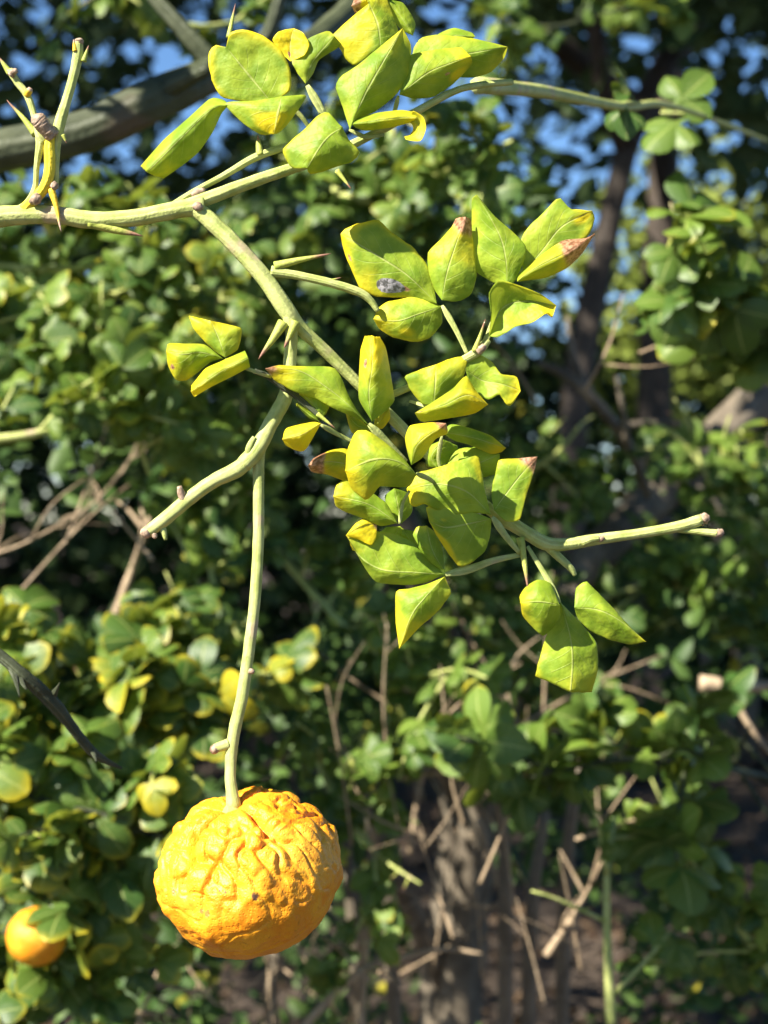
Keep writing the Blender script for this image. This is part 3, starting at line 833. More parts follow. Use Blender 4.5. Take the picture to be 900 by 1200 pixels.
# ---- leaflets laid through three measured curves: left edge, midrib, right edge
NU, NV = 26, 16
def leaflet(M, L, R, parent, name='leaflet', z=0, dL=8, dR=8, B=4, yel=(0, .3, .3), brn=0, roll=(120, 120), rr=4.0, tip=None, ob=False, spots=(), ring=(), wob=1.2, seed=None):
    """points (x, y[, z]) in photo pixels; z/dL/dR: depth of midrib and edge drop in pixels;
    tip: roll angle of an open end; spots: (u, v, radius, amount, kind)"""
    seed = seed if seed is not None else int(M[0][0] * 7 + M[0][1] * 13) % 997
    full = lambda p, dz: (p[0], p[1], (p[2] if len(p) > 2 else dz) + z)
    z = z * 1.1 if z < 0 else z * 2.4
    tubey = roll[0] >= 140 or roll[1] >= 140
    dL, dR, B, wob = dL * 1.35, dR * 1.35, B * (1.2 if tubey else 0.5), wob * 1.9
    if not tubey: roll = (roll[0] * .75, roll[1] * .75)
    Mp = [full(p, 0) for p in M]
    mc = catmull(Mp, NU)
    def edge(E, drop):
        pts = [full(p, None) if len(p) > 2 else (p[0], p[1], None) for p in E]
        ch = ([(Mp[0])] if not ob else []) + pts + ([Mp[-1]] if tip is None else [])
        m = len(ch)
        out = []
        for i, p in enumerate(ch):
            if p[2] is None:
                zi = np.interp(i / max(m - 1, 1), np.linspace(0, 1, NU), mc[:, 2]) - drop
                out.append((p[0], p[1], zi))
            else: out.append(p)
        return catmull(out, NU, 0.62)
    lc, rc = edge(L, dL), edge(R, dR)
    vs_ = np.linspace(-1, 1, NV + 1)
    G = np.zeros((NU, NV + 1, 3))
    for j, v in enumerate(vs_):
        e = lc if v < 0 else rc
        a = abs(v)
        G[:, j] = mc * (1 - a) + e * a
        # the drop towards the edge grows with the square of the distance
        ex = 1.6 if tubey else 1.15
        G[:, j, 2] = mc[:, 2] * (1 - a ** ex) + e[:, 2] * a ** ex
    us = np.linspace(0, 1, NU)
    prof = np.sin(pi * np.clip(us, 0.02, 0.98)) ** 0.5
    if tip is not None: prof = np.where(us > .5, 1, prof)
    if ob: prof = np.where(us < .5, 1, prof)
    for j, v in enumerate(vs_):
        G[:, j, 2] += B * prof * (1 - v * v) - 1.3 * prof * math.exp(-(v / 0.09) ** 2)
        for i in range(NU):
            q = Vector((G[i, j, 0] * .045, G[i, j, 1] * .045, seed))
            vn = math.sin((us[i] - abs(v) * .34) * 6.5 * 2 * pi)
            G[i, j, 2] += wob * 1.6 * noise.noise(q) + wob * .5 * noise.noise(q * 3.1) + .35 * vn * prof[i] * min(1, abs(v) * 3) * (1 - v * v)
    def normal(i, j):
        i0, i1 = max(i - 1, 0), min(i + 1, NU - 1)
        j0, j1 = max(j - 1, 0), min(j + 1, G.shape[1] - 1)
        n = np.cross(G[i1, j] - G[i0, j], G[i, j1] - G[i, j0])
        l = np.linalg.norm(n)
        if l < 1e-6: return np.array([0, 0, 1.0])
        n = n / l
        return n if n[2] >= 0 else -n
    K = 6
    cols = []
    vvals = []
    def rolled(j, jin, ang, sgn):
        res = [np.zeros((NU, 3)) for _ in range(K)]
        for i in range(NU):
            T = G[i, j] - G[i, jin]
            l = np.linalg.norm(T)
            T = T / l if l > 1e-6 else np.array([sgn, 0, 0.0])
            n = normal(i, j)
            T = T - n * T.dot(n); T /= max(np.linalg.norm(T), 1e-6)
            r = rr * min(1.0, 2.4 * prof[i] ** 2)
            for k in range(K):
                a = radians(abs(ang)) * (k + 1) / K
                res[k][i] = G[i, j] + r * (math.sin(a) * T - math.copysign(1, ang) * (1 - math.cos(a)) * n)
        return res
    left = rolled(0, 2, roll[0], -1) if roll[0] else []
    right = rolled(NV, NV - 2, roll[1], 1) if roll[1] else []
    cols = left[::-1] + [G[:, j] for j in range(NV + 1)] + right
    vvals = [-1 - .02 * (K - k) for k in range(len(left))] + list(vs_) + [1 + .02 * (k + 1) for k in range(len(right))]
    A = np.stack(cols, 1)
    uvals = list(us)
    if tip:
        rows = []
        for k in range(K):
            row = np.zeros((A.shape[1], 3))
            a = radians(abs(tip)) * (k + 1) / K
            for j in range(A.shape[1]):
                T = A[-1, j] - A[-3, j]; T /= max(np.linalg.norm(T), 1e-6)
                n = np.array([0, 0, 1.0]) - T * T[2]; n /= max(np.linalg.norm(n), 1e-6)
                row[j] = A[-1, j] + rr * 1.4 * (math.sin(a) * T - math.copysign(1, tip) * (1 - math.cos(a)) * n)
            rows.append(row)
        A = np.concatenate([A, np.stack(rows)], 0)
        uvals += [1 + .015 * (k + 1) for k in range(K)]
    nu, nv = A.shape[:2]
    verts, uv, ye, br, scar = [], [], [], [], []
    for i in range(nu):
        for j in range(nv):
            verts.append(P(*A[i, j]))
            u, v = uvals[i], vvals[j]
            uv.append((min(max(v * .5 + .5, 0), 1), min(u, 1)))
            y = 0.08 + yel[0] + (yel[1] - yel[0]) * u ** 2 + yel[2] * min(abs(v), 1.15) ** 4
            b = 0.0
            if brn: b = min(1.2, max(0.0, 0.48 + (u - (1 - brn)) * 3.0))
            sc = 0.0
            for su, sv, sr, am, kind in spots:
                dd = math.hypot((u - su), (v - sv) * .45) / sr
                w = am * max(0, 1 - dd * dd) if dd < 1 else 0
                if kind == 'y': y += w
                elif kind == 'b': b += w
                else: sc += w
            ye.append(y); br.append(b); scar.append(sc)
    faces = [(i * nv + j, i * nv + j + 1, (i + 1) * nv + j + 1, (i + 1) * nv + j) for i in range(nu - 1) for j in range(nv - 1)]
    return mesh_obj(name, verts, faces, LEAF, parent, BO, uv=uv, attrs={'yel': ye, 'brn': br, 'scar': scar})

def leaf(petiole, wing=4.0):
    """a compound leaf: the petiole (slightly winged) carries its leaflets. petiole: (x, y, z)"""
    k = len(petiole) - 1
    petiole = [(x, y, q * (1 + ((1.4 if q > 0 else 0.1)) * (i / k))) for i, (x, y, q) in enumerate(petiole)]
    c = catmull(petiole, 10)
    pts = [(P(*q), (1.2 + wing * (0.35 + 0.65 * i / 9)) * (1.0, .75, .4)[max(0, i - 7)] * S) for i, q in enumerate(c)]
    return tube('leaf', pts, GSTEM, BROOT, BO, 12, 10, 0.02, 1, flat=0.35)

# top left trio
p = leaf([(372, 165, -26), (352, 135, -14), (330, 118, -8)], 2.5)
leaflet([(318, 120), (290, 86), (265, 55)], [(290, 118), (262, 113), (250, 90), (247, 64), (253, 54)], [(337, 106), (337, 82), (326, 60), (304, 43), (284, 38), (269, 42)], p, z=-6, dL=1, dR=-6, B=2, yel=(-.25, .1, .55), roll=(110, 110), rr=3)
leaflet([(268, 123), (248, 128), (214, 160), (177, 197)], [(262, 117), (246, 116), (220, 139), (192, 164), (169, 190)], [(260, 132), (255, 142), (248, 156), (232, 178), (214, 193), (197, 205)], p, z=2, dL=9, dR=14, B=5, yel=(-.1, .25, .1), roll=(150, 150), rr=5, tip=130)
leaflet([(330, 113), (326, 134, 6), (321, 157, 0)], [(300, 118, -4), (265, 121, -10), (288, 146, -4), (308, 158)], [(357, 112, -8), (350, 127), (336, 146), (326, 156)], p, z=6, dL=7, dR=8, B=5, yel=(0, .5, .1), spots=[(.75, .0, .35, .9, 'y')], roll=(120, 120), rr=4)
# second top leaf
p = leaf([(392, 168, -22), (378, 132, -12), (360, 100, -8)], 5)
leaflet([(358, 98), (367, 72), (392, 42)], [(348, 85), (342, 70), (360, 46), (384, 36)], [(367, 86), (374, 70), (398, 54)], p, z=-8, dL=2, dR=8, B=3, yel=(0, .2, .1), roll=(0, 120), rr=3)
leaflet([(340, 72), (340, 52), (344, 33)], [(330, 60), (321, 48), (328, 38)], [(356, 64), (361, 52), (354, 39)], p, z=-12, dL=0, dR=-6, B=1, yel=(.7, .9, .2), spots=[(.2, -.1, .14, .9, 'b')], roll=(90, 60), rr=2)
leaflet([(446, 56), (443, 28, 5), (432, 4)], [(416, 75, -4), (399, 54, -8), (391, 41, -10), (416, 17, -8), (432, 4, -8)], [(470, 58), (464, 30), (452, -2)], p, z=-10, dL=4, dR=10, B=6, yel=(.0, .25, .1), spots=[(.55, -.7, .45, .6, 'y')], roll=(130, 90), rr=4, tip=110)
leaflet([(452, -10), (432, -3), (412, 7)], [(440, -16), (420, -8)], [(444, 5), (420, 16)], p, z=-18, yel=(.6, .8, .1), brn=.3)
leaflet([(484, 42), (470, 20), (454, 0)], [(470, 34), (458, 18)], [(486, 26), (472, 4)], p, z=-26, yel=(-.4, -.3, 0))
# third top leaf: large diamond, curled tube and folded leaf
p = leaf([(450, 158, -24), (428, 160, -12), (409, 152, -4)], 2.5)
leaflet([(410, 152), (425, 116, 5), (442, 84, 6), (472, 33, 0)], [(402, 124), (395, 102), (404, 89), (427, 71), (454, 48)], [(416, 141), (440, 130), (465, 109), (478, 85), (481, 54)], p, z=2, dL=6, dR=16, B=5, yel=(-.05, .35, .12), roll=(130, 110), rr=3.5, spots=[(.75, .25, .14, .32, 'b')])
leaflet([(413, 146), (445, 141), (470, 138), (486, 138)], [(420, 138), (444, 132), (470, 129), (484, 131)], [(418, 150), (430, 153), (460, 149), (480, 144)], p, z=5, dL=8, dR=9, B=4, yel=(.15, .5, .05), roll=(160, 160), rr=5, tip=20)
leaflet([(481, 135, 0), (491, 146, 2), (488, 158, 2), (475, 162, 0)], [(484, 131, 6), (495, 138, 7), (498, 150, 7), (492, 164, 6), (476, 163, 3)], [(478, 142, -8), (483, 146, -10), (484, 152, -10), (480, 158, -8), (474, 160, -4)], p, name='curled_tip', z=4, B=0, yel=(.4, .6, .2), roll=(60, 0), rr=2, wob=.3)
leaflet([(401, 149), (381, 164, 3), (360, 197)], [(382, 133, -6), (357, 154, -8), (334, 176, -10), (344, 196, -8)], [(408, 163), (419, 176, -8), (408, 189), (382, 198), (364, 203)], p, z=24, dL=9, dR=9, B=6, yel=(-.15, .1, .3), roll=(120, 130), rr=5)
# fourth top leaf, pointing right
p = leaf([(455, 152, -30), (462, 132, -24), (467, 112, -18)], 2)
leaflet([(468, 111), (500, 86, 3), (528, 74, 3), (552, 66)], [(474, 86), (483, 65), (510, 60), (540, 57)], [(486, 115), (506, 113), (530, 98), (552, 76)], p, z=-10, dL=5, dR=13, B=5, yel=(-.05, .35, .1), spots=[(.62, .45, .05, 1.0, 'b'), (.95, -.2, .15, .7, 'y'), (.7, .8, .12, .7, 'y')], roll=(110, 120), rr=3.5)
leaflet([(480, 72), (540, 64, 3), (595, 55)], [(493, 47), (518, 42), (560, 47)], [(500, 86), (550, 90), (574, 84), (590, 68)], p, z=-26, dL=4, dR=12, B=4, yel=(-.1, .35, .1), roll=(110, 110), rr=3)
leaflet([(505, 52), (530, 42), (557, 43)], [(514, 40), (532, 33), (552, 38)], [(520, 54), (545, 50)], p, z=-40, yel=(-.3, .3, .1))
# leaf with the grey scar
p = leaf([(548, 416, -8), (534, 386, -8), (518, 358, -10)], 3.2)
leaflet([(512, 356), (478, 323, 2), (448, 303, 2), (420, 286, 0), (399, 274, -8)], [(480, 348), (442, 346), (422, 333), (410, 308), (402, 288)], [(508, 338), (499, 312), (486, 296), (458, 274), (443, 260), (424, 263), (404, 269)], p, z=-12, dL=8, dR=4, B=4, yel=(-.4, .5, .45), roll=(120, 110), rr=4, spots=[(.40, -.62, .16, 1.1, 's'), (.30, -.55, .09, .8, 'b'), (.80, -.9, .06, .8, 'b'), (.42, -.6, .3, .5, 'y')])
leaflet([(518, 352), (523, 322, 5), (533, 290, 5), (546, 254)], [(510, 340), (503, 318), (503, 296), (518, 280), (530, 266), (535, 256)], [(536, 352), (550, 344), (557, 324), (555, 300), (552, 272), (552, 258)], p, z=-8, dL=8, dR=6, B=4, yel=(-.05, .9, .12), brn=.2, roll=(130, 80), rr=3.5)
leaflet([(517, 359), (490, 368, 3), (466, 376, 3), (438, 374)], [(486, 349), (456, 355), (444, 362)], [(517, 378), (502, 394), (484, 399), (460, 394), (444, 384)], p, z=-14, dL=6, dR=7, B=5, yel=(-.05, .55, .25), roll=(110, 130), rr=4, spots=[(.55, .6, .12, .5, 'y')])
# tall pair on the right of it
p = leaf([(566, 406, -8), (580, 370, -14), (600, 334, -14)], 2)
leaflet([(594, 334), (593, 304, 3), (585, 274, 4), (559, 228)], [(578, 330), (558, 316), (555, 290), (554, 262), (553, 235)], [(602, 330), (615, 292), (600, 272), (580, 254), (565, 236)], p, z=-6, dL=15, dR=3, B=4, yel=(-.1, .15, .15), roll=(130, 60), rr=4)
leaflet([(613, 320), (636, 293), (658, 266), (694, 247)], [(612, 284), (620, 268), (636, 252), (656, 234), (670, 246)], [(640, 312), (668, 292), (687, 275), (696, 256)], p, z=-22, dL=1, dR=2, B=2, yel=(-.15, .35, .15), spots=[(.9, .2, .2, .6, 'y')], roll=(90, 120), rr=3)
leaflet([(606, 330), (632, 312, 4), (664, 296, 4), (697, 274)], [(608, 321), (636, 298), (660, 282), (686, 279)], [(616, 329), (640, 325), (664, 314), (682, 297)], p, z=-6, dL=9, dR=10, B=5, yel=(.25, .9, .0), brn=.42, roll=(130, 140), rr=4)
p = leaf([(562, 410, -4), (568, 400, -3), (574, 390, -2)], 3)
leaflet([(573, 394), (588, 362, -6), (615, 353, -6), (652, 358)], [(577, 370), (575, 345), (586, 331), (606, 336), (632, 346)], [(583, 394), (602, 382), (622, 376), (638, 366), (645, 371)], p, z=2, dL=-10, dR=-8, B=-3, yel=(-.05, .3, .1), roll=(60, -130), rr=4, spots=[(.75, .8, .3, .6, 'y')])
# trio on the left
p = leaf([(318, 442, 12), (300, 436, 14), (264, 421, 12)], 1.8)
leaflet([(264, 419), (256, 396, 3), (247, 376)], [(254, 413), (241, 401), (228, 386), (223, 371), (234, 373)], [(277, 410), (281, 396), (281, 385), (264, 380)], p, z=10, dL=6, dR=5, B=3, yel=(.0, .55, .3), roll=(110, 110), rr=3)
leaflet([(261, 420), (236, 413, 4), (214, 415, 4), (195, 412)], [(240, 404), (216, 403), (198, 403)], [(247, 424), (232, 436), (219, 445), (206, 444), (197, 428)], p, z=14, dL=7, dR=12, B=5, yel=(-.05, .7, .15), roll=(120, 140), rr=4, spots=[(.75, .8, .06, 1, 'b')])
leaflet([(291, 420), (260, 435), (230, 455)], [(287, 411), (260, 423), (241, 432), (228, 447)], [(293, 430), (272, 441), (248, 453), (233, 462)], p, z=20, dL=10, dR=11, B=4, yel=(.25, .5, .1), ob=True, roll=(150, 150), rr=5, tip=120)
# long pointed leaf in the middle
p = leaf([(476, 541, -8), (455, 520, 2), (432, 497, 6)], 5)
leaflet([(432, 498), (408, 474, 3), (384, 455, 5), (350, 434, 6), (311, 432, 8)], [(418, 480), (408, 463), (398, 440), (388, 431), (346, 429), (326, 428)], [(420, 491), (398, 481), (370, 466), (345, 457), (325, 446)], p, z=8, dL=7, dR=5, B=3, yel=(-.25, .75, .05), brn=.10, roll=(100, 90), rr=3)
leaflet([(436, 494), (432, 460, 4), (436, 430, 5), (437, 399, 0)], [(421, 468), (421, 440), (423, 410), (426, 399)], [(452, 481), (461, 468), (457, 436), (452, 408), (447, 398)], p, z=4, dL=9, dR=12, B=6, yel=(.0, .75, .12), roll=(140, 140), rr=5, tip=140, spots=[(.72, -.55, .07, 1.0, 'b'), (.9, .4, .2, .5, 'y')])
leaflet([(434, 502), (418, 498), (404, 480)], [(418, 488), (408, 476)], [(428, 510), (412, 506)], p, z=-18, yel=(.1, .4, .3))
leaflet([(438, 500), (446, 492), (456, 476)], [(440, 490), (448, 478)], [(448, 502), (457, 490)], p, z=-16, yel=(.3, .4, .3))
# small yellow pair with thin stalk
p = leaf([(414, 518, -6), (396, 509, 2), (376, 498, 8)], 2.5)
leaflet([(376, 496), (354, 509, 3), (331, 515)], [(366, 495), (337, 502)], [(370, 507), (359, 525), (350, 528), (336, 522)], p, z=12, dL=7, dR=9, B=5, yel=(.5, .8, .1), roll=(130, 130), rr=4)
leaflet([(376, 492), (369, 476), (351, 459)], [(362, 481), (352, 466)], [(384, 476), (374, 463)], p, z=2, dL=2, dR=2, B=2, yel=(.1, .3, .1))
leaflet([(374, 494), (360, 484), (347, 473)], [(362, 490), (350, 478)], [(368, 486), (354, 476)], p, z=4, yel=(.1, .2, 0))
# big drooping yellow-green leaf and its companions
p = leaf([(520, 575, -20), (504, 562, 2), (488, 555, 20)], 2.5)
leaflet([(488, 556), (468, 541, 6), (440, 538, 10), (405, 552, 0)], [(472, 536), (452, 519), (432, 506), (417, 507), (407, 530, -6)], [(478, 570), (446, 569), (441, 575), (429, 584), (412, 572)], p, z=22, dL=9, dR=13, B=6, yel=(-.1, .65, .1), roll=(140, 150), rr=5, spots=[(.55, .35, .08, .5, 'b')])
leaflet([(414, 545), (386, 541, 3), (361, 546, 0)], [(406, 527), (388, 528), (368, 537)], [(406, 563), (384, 556), (366, 553)], p, z=-4, dL=6, dR=10, B=3, yel=(.4, .8, .1), brn=.38, roll=(120, 140), rr=4)
leaflet([(482, 545), (490, 520, 5), (523, 496, 6)], [(478, 532), (475, 514), (482, 499), (507, 495)], [(495, 536), (510, 515), (524, 508)], p, z=22, dL=9, dR=12, B=5, yel=(.2, .8, .1), brn=.18, roll=(120, 140), rr=4)
p = leaf([(480, 575, -6), (472, 590, -6), (468, 614, -4)], 1.5)
leaflet([(466, 613), (432, 591, 2), (391, 582, 0)], [(452, 590), (425, 572), (405, 564), (394, 571)], [(446, 616), (426, 607), (406, 600), (394, 593)], p, z=-4, dL=3, dR=9, B=4, yel=(-.2, .75, .0), roll=(110, 150), rr=4)
leaflet([(469, 617), (453, 642), (446, 656)], [(455, 620), (442, 630)], [(482, 630), (480, 650), (462, 660)], p, z=-44, dL=2, dR=1, B=2, yel=(-.4, -.2, .1))
leaflet([(470, 614), (466, 592), (462, 572)], [(455, 598), (452, 582)], [(482, 600), (480, 580)], p, z=-20, yel=(-.4, -.3, .1))
# broad trio
p = leaf([(609, 648, -40), (594, 630, -24), (577, 606, -8)], 4.5)
leaflet([(575, 603), (548, 577, 3), (514, 567, 5), (477, 573, -6)], [(568, 576), (559, 536), (536, 542), (503, 552), (488, 556)], [(556, 599), (530, 600), (510, 594), (498, 587), (484, 591, -6)], p, z=-6, dL=6, dR=2, B=3, yel=(-.2, .6, .12), roll=(120, 110), rr=4, spots=[(.35, -.9, .15, .6, 'y')])
leaflet([(576, 608), (546, 614, 3), (522, 618, 3), (503, 611, 0)], [(548, 600), (520, 595), (501, 596)], [(574, 626), (568, 644), (550, 659), (537, 662), (516, 634)], p, z=-8, dL=1, dR=6, B=3, yel=(-.3, .25, .3), roll=(70, 110), rr=3, spots=[(.7, -.35, .08, .55, 'y'), (.75, .95, .22, .9, 'y')])
leaflet([(579, 598), (592, 580), (612, 555), (630, 535)], [(577, 578), (582, 553), (586, 540), (608, 538)], [(592, 609), (608, 608), (616, 580), (626, 550)], p, z=-10, dL=4, dR=1, B=2, yel=(-.1, .4, .2), brn=.2, roll=(90, 60), rr=2.5)
# lower leaf: long wing stalk
p = leaf([(610, 650, -42), (578, 657, -36), (550, 667, -30), (522, 673, -22)], 5)
leaflet([(520, 673), (488, 671, 2), (448, 668, 4), (422, 653, 2), (406, 628)], [(508, 658), (490, 640), (464, 628), (438, 624), (420, 622)], [(498, 683), (474, 685), (442, 682), (428, 666)], p, z=-22, dL=4, dR=10, B=3, yel=(-.3, .5, .1), roll=(60, 110), rr=3, wob=1.8)
leaflet([(405, 628), (422, 618, 4), (442, 613)], [(417, 614), (431, 607)], [(418, 631), (434, 638), (440, 630)], p, name='folded_tip', z=-16, dL=2, dR=2, B=3, yel=(.6, .8, .2), brn=.15, roll=(80, 60), rr=2)
leaflet([(521, 670), (507, 645, 2), (500, 616)], [(504, 658), (490, 640), (485, 627), (490, 618)], [(520, 656), (517, 640), (509, 624)], p, z=-18, dL=5, dR=4, B=3, yel=(-.05, .25, .05), roll=(90, 90), rr=3)
leaflet([(494, 655), (485, 640), (472, 620)], [(480, 646), (470, 632)], [(496, 640), (486, 624)], p, z=-34, yel=(-.4, -.3, .1))
leaflet([(521, 676), (500, 698, 4), (482, 722, 4), (468, 760)], [(502, 684), (480, 690), (465, 694), (464, 725)], [(524, 684), (527, 694), (513, 715), (490, 736)], p, z=-18, dL=10, dR=7, B=3, yel=(-.05, .6, .25), roll=(100, 120), rr=3)
# leaves behind the broad trio
p = leaf([(522, 560, -34), (514, 540, -26), (518, 510, -18)], 2)
leaflet([(518, 506), (555, 513, 3), (593, 525)], [(530, 498), (550, 502), (575, 511)], [(532, 516), (550, 521), (574, 531), (586, 530)], p, z=-10, dL=5, dR=8, B=3, yel=(-.1, .7, .15), roll=(100, 120), rr=3)
leaflet([(520, 556), (555, 545), (586, 532)], [(534, 530), (562, 524)], [(548, 562), (580, 554)], p, z=-24, yel=(-.4, -.3, .1))
leaflet([(512, 548), (505, 535), (520, 515)], [(500, 545), (500, 525)], [(525, 540), (535, 525)], p, z=-24, yel=(-.4, -.3, .1))
# middle trio
p = leaf([(480, 470, -24), (498, 475, -14), (510, 472, -6)], 2)
leaflet([(508, 474), (510, 450, 3), (511, 427)], [(496, 473), (486, 460), (477, 441), (492, 434)], [(534, 457), (543, 437), (546, 419), (530, 420)], p, z=-2, dL=4, dR=6, B=3, yel=(.0, .65, .15), roll=(110, 110), rr=3.5)
leaflet([(486, 484), (520, 475, 5), (548, 463, 7), (572, 474)], [(504, 473), (530, 456), (546, 441), (558, 458)], [(495, 494), (530, 489), (556, 484)], p, z=8, dL=9, dR=11, B=5, yel=(.2, .7, .05), roll=(130, 140), rr=4.5, spots=[(.05, .0, .10, .7, 'b'), (.9, .5, .2, .5, 'y')])
leaflet([(546, 434), (565, 446, -4), (588, 450, 2), (610, 458, 0)], [(550, 422), (560, 417), (576, 426), (587, 440), (604, 443)], [(554, 450), (562, 460), (573, 465), (585, 459), (597, 473)], p, z=-4, dL=1, dR=-2, B=-2, yel=(-.35, .7, .15), roll=(60, 100), rr=3)
# lowest trio
p = leaf([(618, 640, -46), (640, 676, -40), (656, 706, -30)], 3.5)
leaflet([(656, 709), (634, 705, 6), (610, 706, -2)], [(646, 685), (630, 680), (615, 690), (609, 699)], [(656, 722), (646, 737), (634, 743), (613, 722)], p, z=-22, dL=10, dR=12, B=5, yel=(-.1, .5, .1), roll=(130, 160), rr=5)
leaflet([(657, 706), (668, 745, 2), (671, 775, 3), (669, 807, 0)], [(650, 726), (641, 748), (634, 772), (630, 790)], [(672, 722), (688, 740), (698, 756), (699, 784), (693, 808)], p, z=-46, dL=7, dR=9, B=4, yel=(-.3, .15, .2), roll=(100, 110), rr=3.5, tip=120)
leaflet([(673, 712), (702, 715, 4), (728, 728, 4), (757, 752)], [(676, 691), (688, 684), (702, 696), (720, 714), (740, 736)], [(678, 724), (692, 737), (712, 747), (736, 754)], p, z=-32, dL=6, dR=9, B=4, yel=(-.1, .3, .1), roll=(110, 120), rr=4, spots=[(.97, 0, .06, 1, 'y')])

# ------------------------------------------------------------------ fruit
def peel_material():
    m, nt, nd, lk = new_mat('orange_peel')
    tc = N(nd, 'ShaderNodeTexCoord')
    o = tc.outputs['Object']
    n1 = noise_n(nt, 90, 4, o)
    n2 = noise_n(nt, 420, 3, o)
    n3 = noise_n(nt, 45, 2, o)
    vor = N(nd, 'ShaderNodeTexVoronoi')
    vor.inputs['Scale'].default_value = 1300
    lk.new(o, vor.inputs['Vector'])
    c = mix_c(nt, ramp01(nt, n1, 0.35, 0.65), (0.66, 0.225, 0.005), (0.74, 0.335, 0.013))
    c = mix_c(nt, math_n(nt, 'MULTIPLY', ramp01(nt, n3, 0.5, 0.7), 0.45), c, (0.66, 0.33, 0.04))
    c = mix_c(nt, math_n(nt, 'MULTIPLY', ramp01(nt, n2, 0.64, 0.72), 0.5), c, (0.40, 0.16, 0.01))
    n4 = noise_n(nt, 150, 2, o)
    c = mix_c(nt, math_n(nt, 'MULTIPLY', ramp01(nt, n4, 0.72, 0.76), 0.7), c, (0.14, 0.07, 0.03))
    c = mix_c(nt, ramp01(nt, attr(nt, 'scar'), 0.4, 0.7), c, (0.10, 0.05, 0.03))
    b = N(nd, 'ShaderNodeBsdfPrincipled')
    lk.new(c, b.inputs['Base Color'])
    b.inputs['Roughness'].default_value = 0.50
    b.inputs['Specular IOR Level'].default_value = 0.4
    b.inputs['Subsurface Weight'].default_value = 0.15
    b.inputs['Subsurface Radius'].default_value = (0.003, 0.0012, 0.0003)
    b.inputs['Subsurface Scale'].default_value = 1.0
    h = math_n(nt, 'ADD', math_n(nt, 'MULTIPLY', n2, 0.8), math_n(nt, 'MULTIPLY', ramp01(nt, vor.outputs['Distance'], 0.0, 0.5), 0.22))
    bp = N(nd, 'ShaderNodeBump')
    bp.inputs['Strength'].default_value = 0.8
    bp.inputs['Distance'].default_value = 0.0006
    lk.new(h, bp.inputs['Height'])
    lk.new(bp.outputs[0], b.inputs['Normal'])
    out = N(nd, 'ShaderNodeOutputMaterial')
    lk.new(b.outputs[0], out.inputs[0])
    return m
PEEL = peel_material()

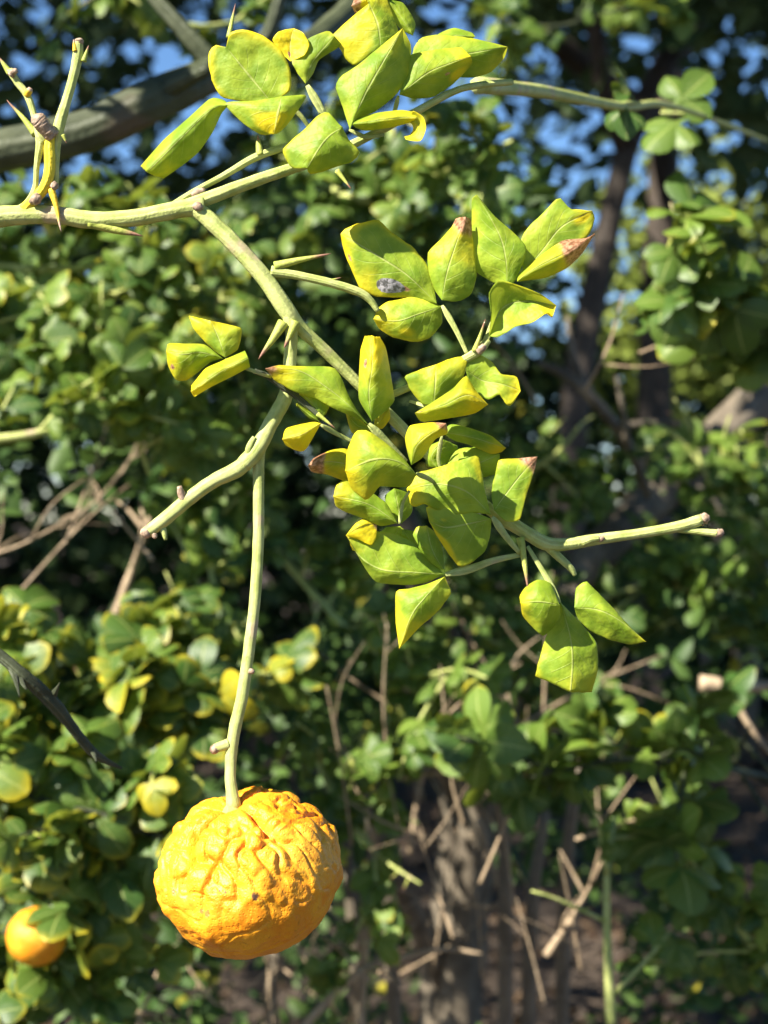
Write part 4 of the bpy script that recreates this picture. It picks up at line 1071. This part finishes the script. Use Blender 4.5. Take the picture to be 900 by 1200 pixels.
def fruit(center, R, axis, label, seed, rough=1.0, nth=210, nph=320, squash=0.90, scars=()):
    root = empty('orange', center)
    ax = Vector(axis).normalized()
    q = Vector((0, 0, 1)).rotation_difference(ax).to_matrix()
    V, Fc, SCR = [], [], []
    sd = Vector((seed * 3.7, seed, 0))
    for i in range(nth + 1):
        th = pi * i / nth
        for j in range(nph):
            ph = 2 * pi * j / nph
            d = Vector((sin(th) * cos(ph), sin(th) * sin(ph), cos(th)))
            top = max(0.0, cos(th)) ** 1.3
            fr = 0.0
            wob = 0.7 * noise.noise(d * 1.7 + sd)
            s1 = abs(sin(2.5 * ph + 2.2 * wob + seed))
            furrow = (1 - min(1, s1 / 0.75)) ** 2
            belt = math.exp(-((th - 0.62) / 0.45) ** 2)
            r = 1.0 - 0.165 * rough * furrow * belt
            r += rough * 0.045 * noise.noise(d * 2.1 + sd * 2)
            r += rough * 0.030 * noise.noise(d * 4.5 + sd) + rough * 0.011 * noise.noise(d * 9 + sd) + rough * 0.004 * noise.noise(d * 20 + sd)
            vw = noise.noise(Vector((d.x * 5.5, d.y * 5.5, d.z * 1.5)) + sd)
            r -= rough * 0.055 * max(0, 1 - abs(vw) / 0.22) * math.exp(-((th - 0.9) / 0.6) ** 2)
            ridge = abs(noise.noise(d * 3.3 + sd * 1.3))
            r -= rough * 0.016 * max(0, 1 - ridge / 0.14) ** 1.5
            r -= 0.16 * math.exp(-(th / 0.26) ** 2)          # dimple at the stalk
            p = Vector((d.x, d.y, d.z * squash)) * r * R
            p = q @ p
            V.append(p)
            sc = 0
            for sx, sz, sr in scars:
                if p.y < 0:
                    dd = math.hypot(p.x / R - sx, p.z / R - sz) / sr
                    sc = max(sc, 1 - dd * 0.6 + 0.35 * noise.noise(p * 1500))
            SCR.append(max(0, sc))
    for i in range(nth):
        for j in range(nph):
            j2 = (j + 1) % nph
            Fc.append((i * nph + j, (i + 1) * nph + j, (i + 1) * nph + j2, i * nph + j2))
    pe = mesh_obj('peel', V, Fc, PEEL, root, attrs={'scar': SCR})
    bmn = bmesh.new(); bmn.from_mesh(pe.data)
    bmesh.ops.remove_doubles(bmn, verts=bmn.verts, dist=1e-6)
    bmesh.ops.recalc_face_normals(bmn, faces=bmn.faces)
    bmn.to_mesh(pe.data); bmn.free()
    # calyx
    c = ax * (R * squash * 0.83)
    tube('calyx', [(c - ax * R * .03, R * .10), (c + ax * R * .03, R * .095), (c + ax * R * .075, R * .05)], GSTEM, root, None, 8, 10, .2, seed)
    a1 = ax.orthogonal().normalized(); a2 = ax.cross(a1)
    vv, ff = [c + ax * R * .05], []
    for k in range(20):
        an = 2 * pi * k / 20
        rr_ = R * (.105 + .05 * cos(5 * an) + .01 * noise.noise(Vector((k, seed, 0))))
        vv.append(c + (a1 * cos(an) + a2 * sin(an)) * rr_ + ax * R * (.015 - .03 * max(0, cos(5 * an))))
    for k in range(20): ff.append((0, 1 + k, 1 + (k + 1) % 20))
    mesh_obj('sepals', vv, ff, GSTEM, root)
    tag(root, label, 'fruit')
    return root
fc = P(292, 1021, 0)
fruit(fc, 110 * S, (-0.23, -0.22, 0.95), 'large bumpy ripe orange citrus fruit hanging from the straight stalk', 2, 1.0, squash=0.86,
      scars=[(0.14, -0.03, 0.045), (-0.22, 0.02, 0.02), (-0.16, 0.0, 0.018), (-0.86, -0.48, 0.02)])
fruit(W(43, 1097, .78), 35 * .78 / F, (0.2, -0.1, 0.9), 'small smooth orange citrus fruit half hidden by leaves', 5, 0.35, 40, 60, 0.97)
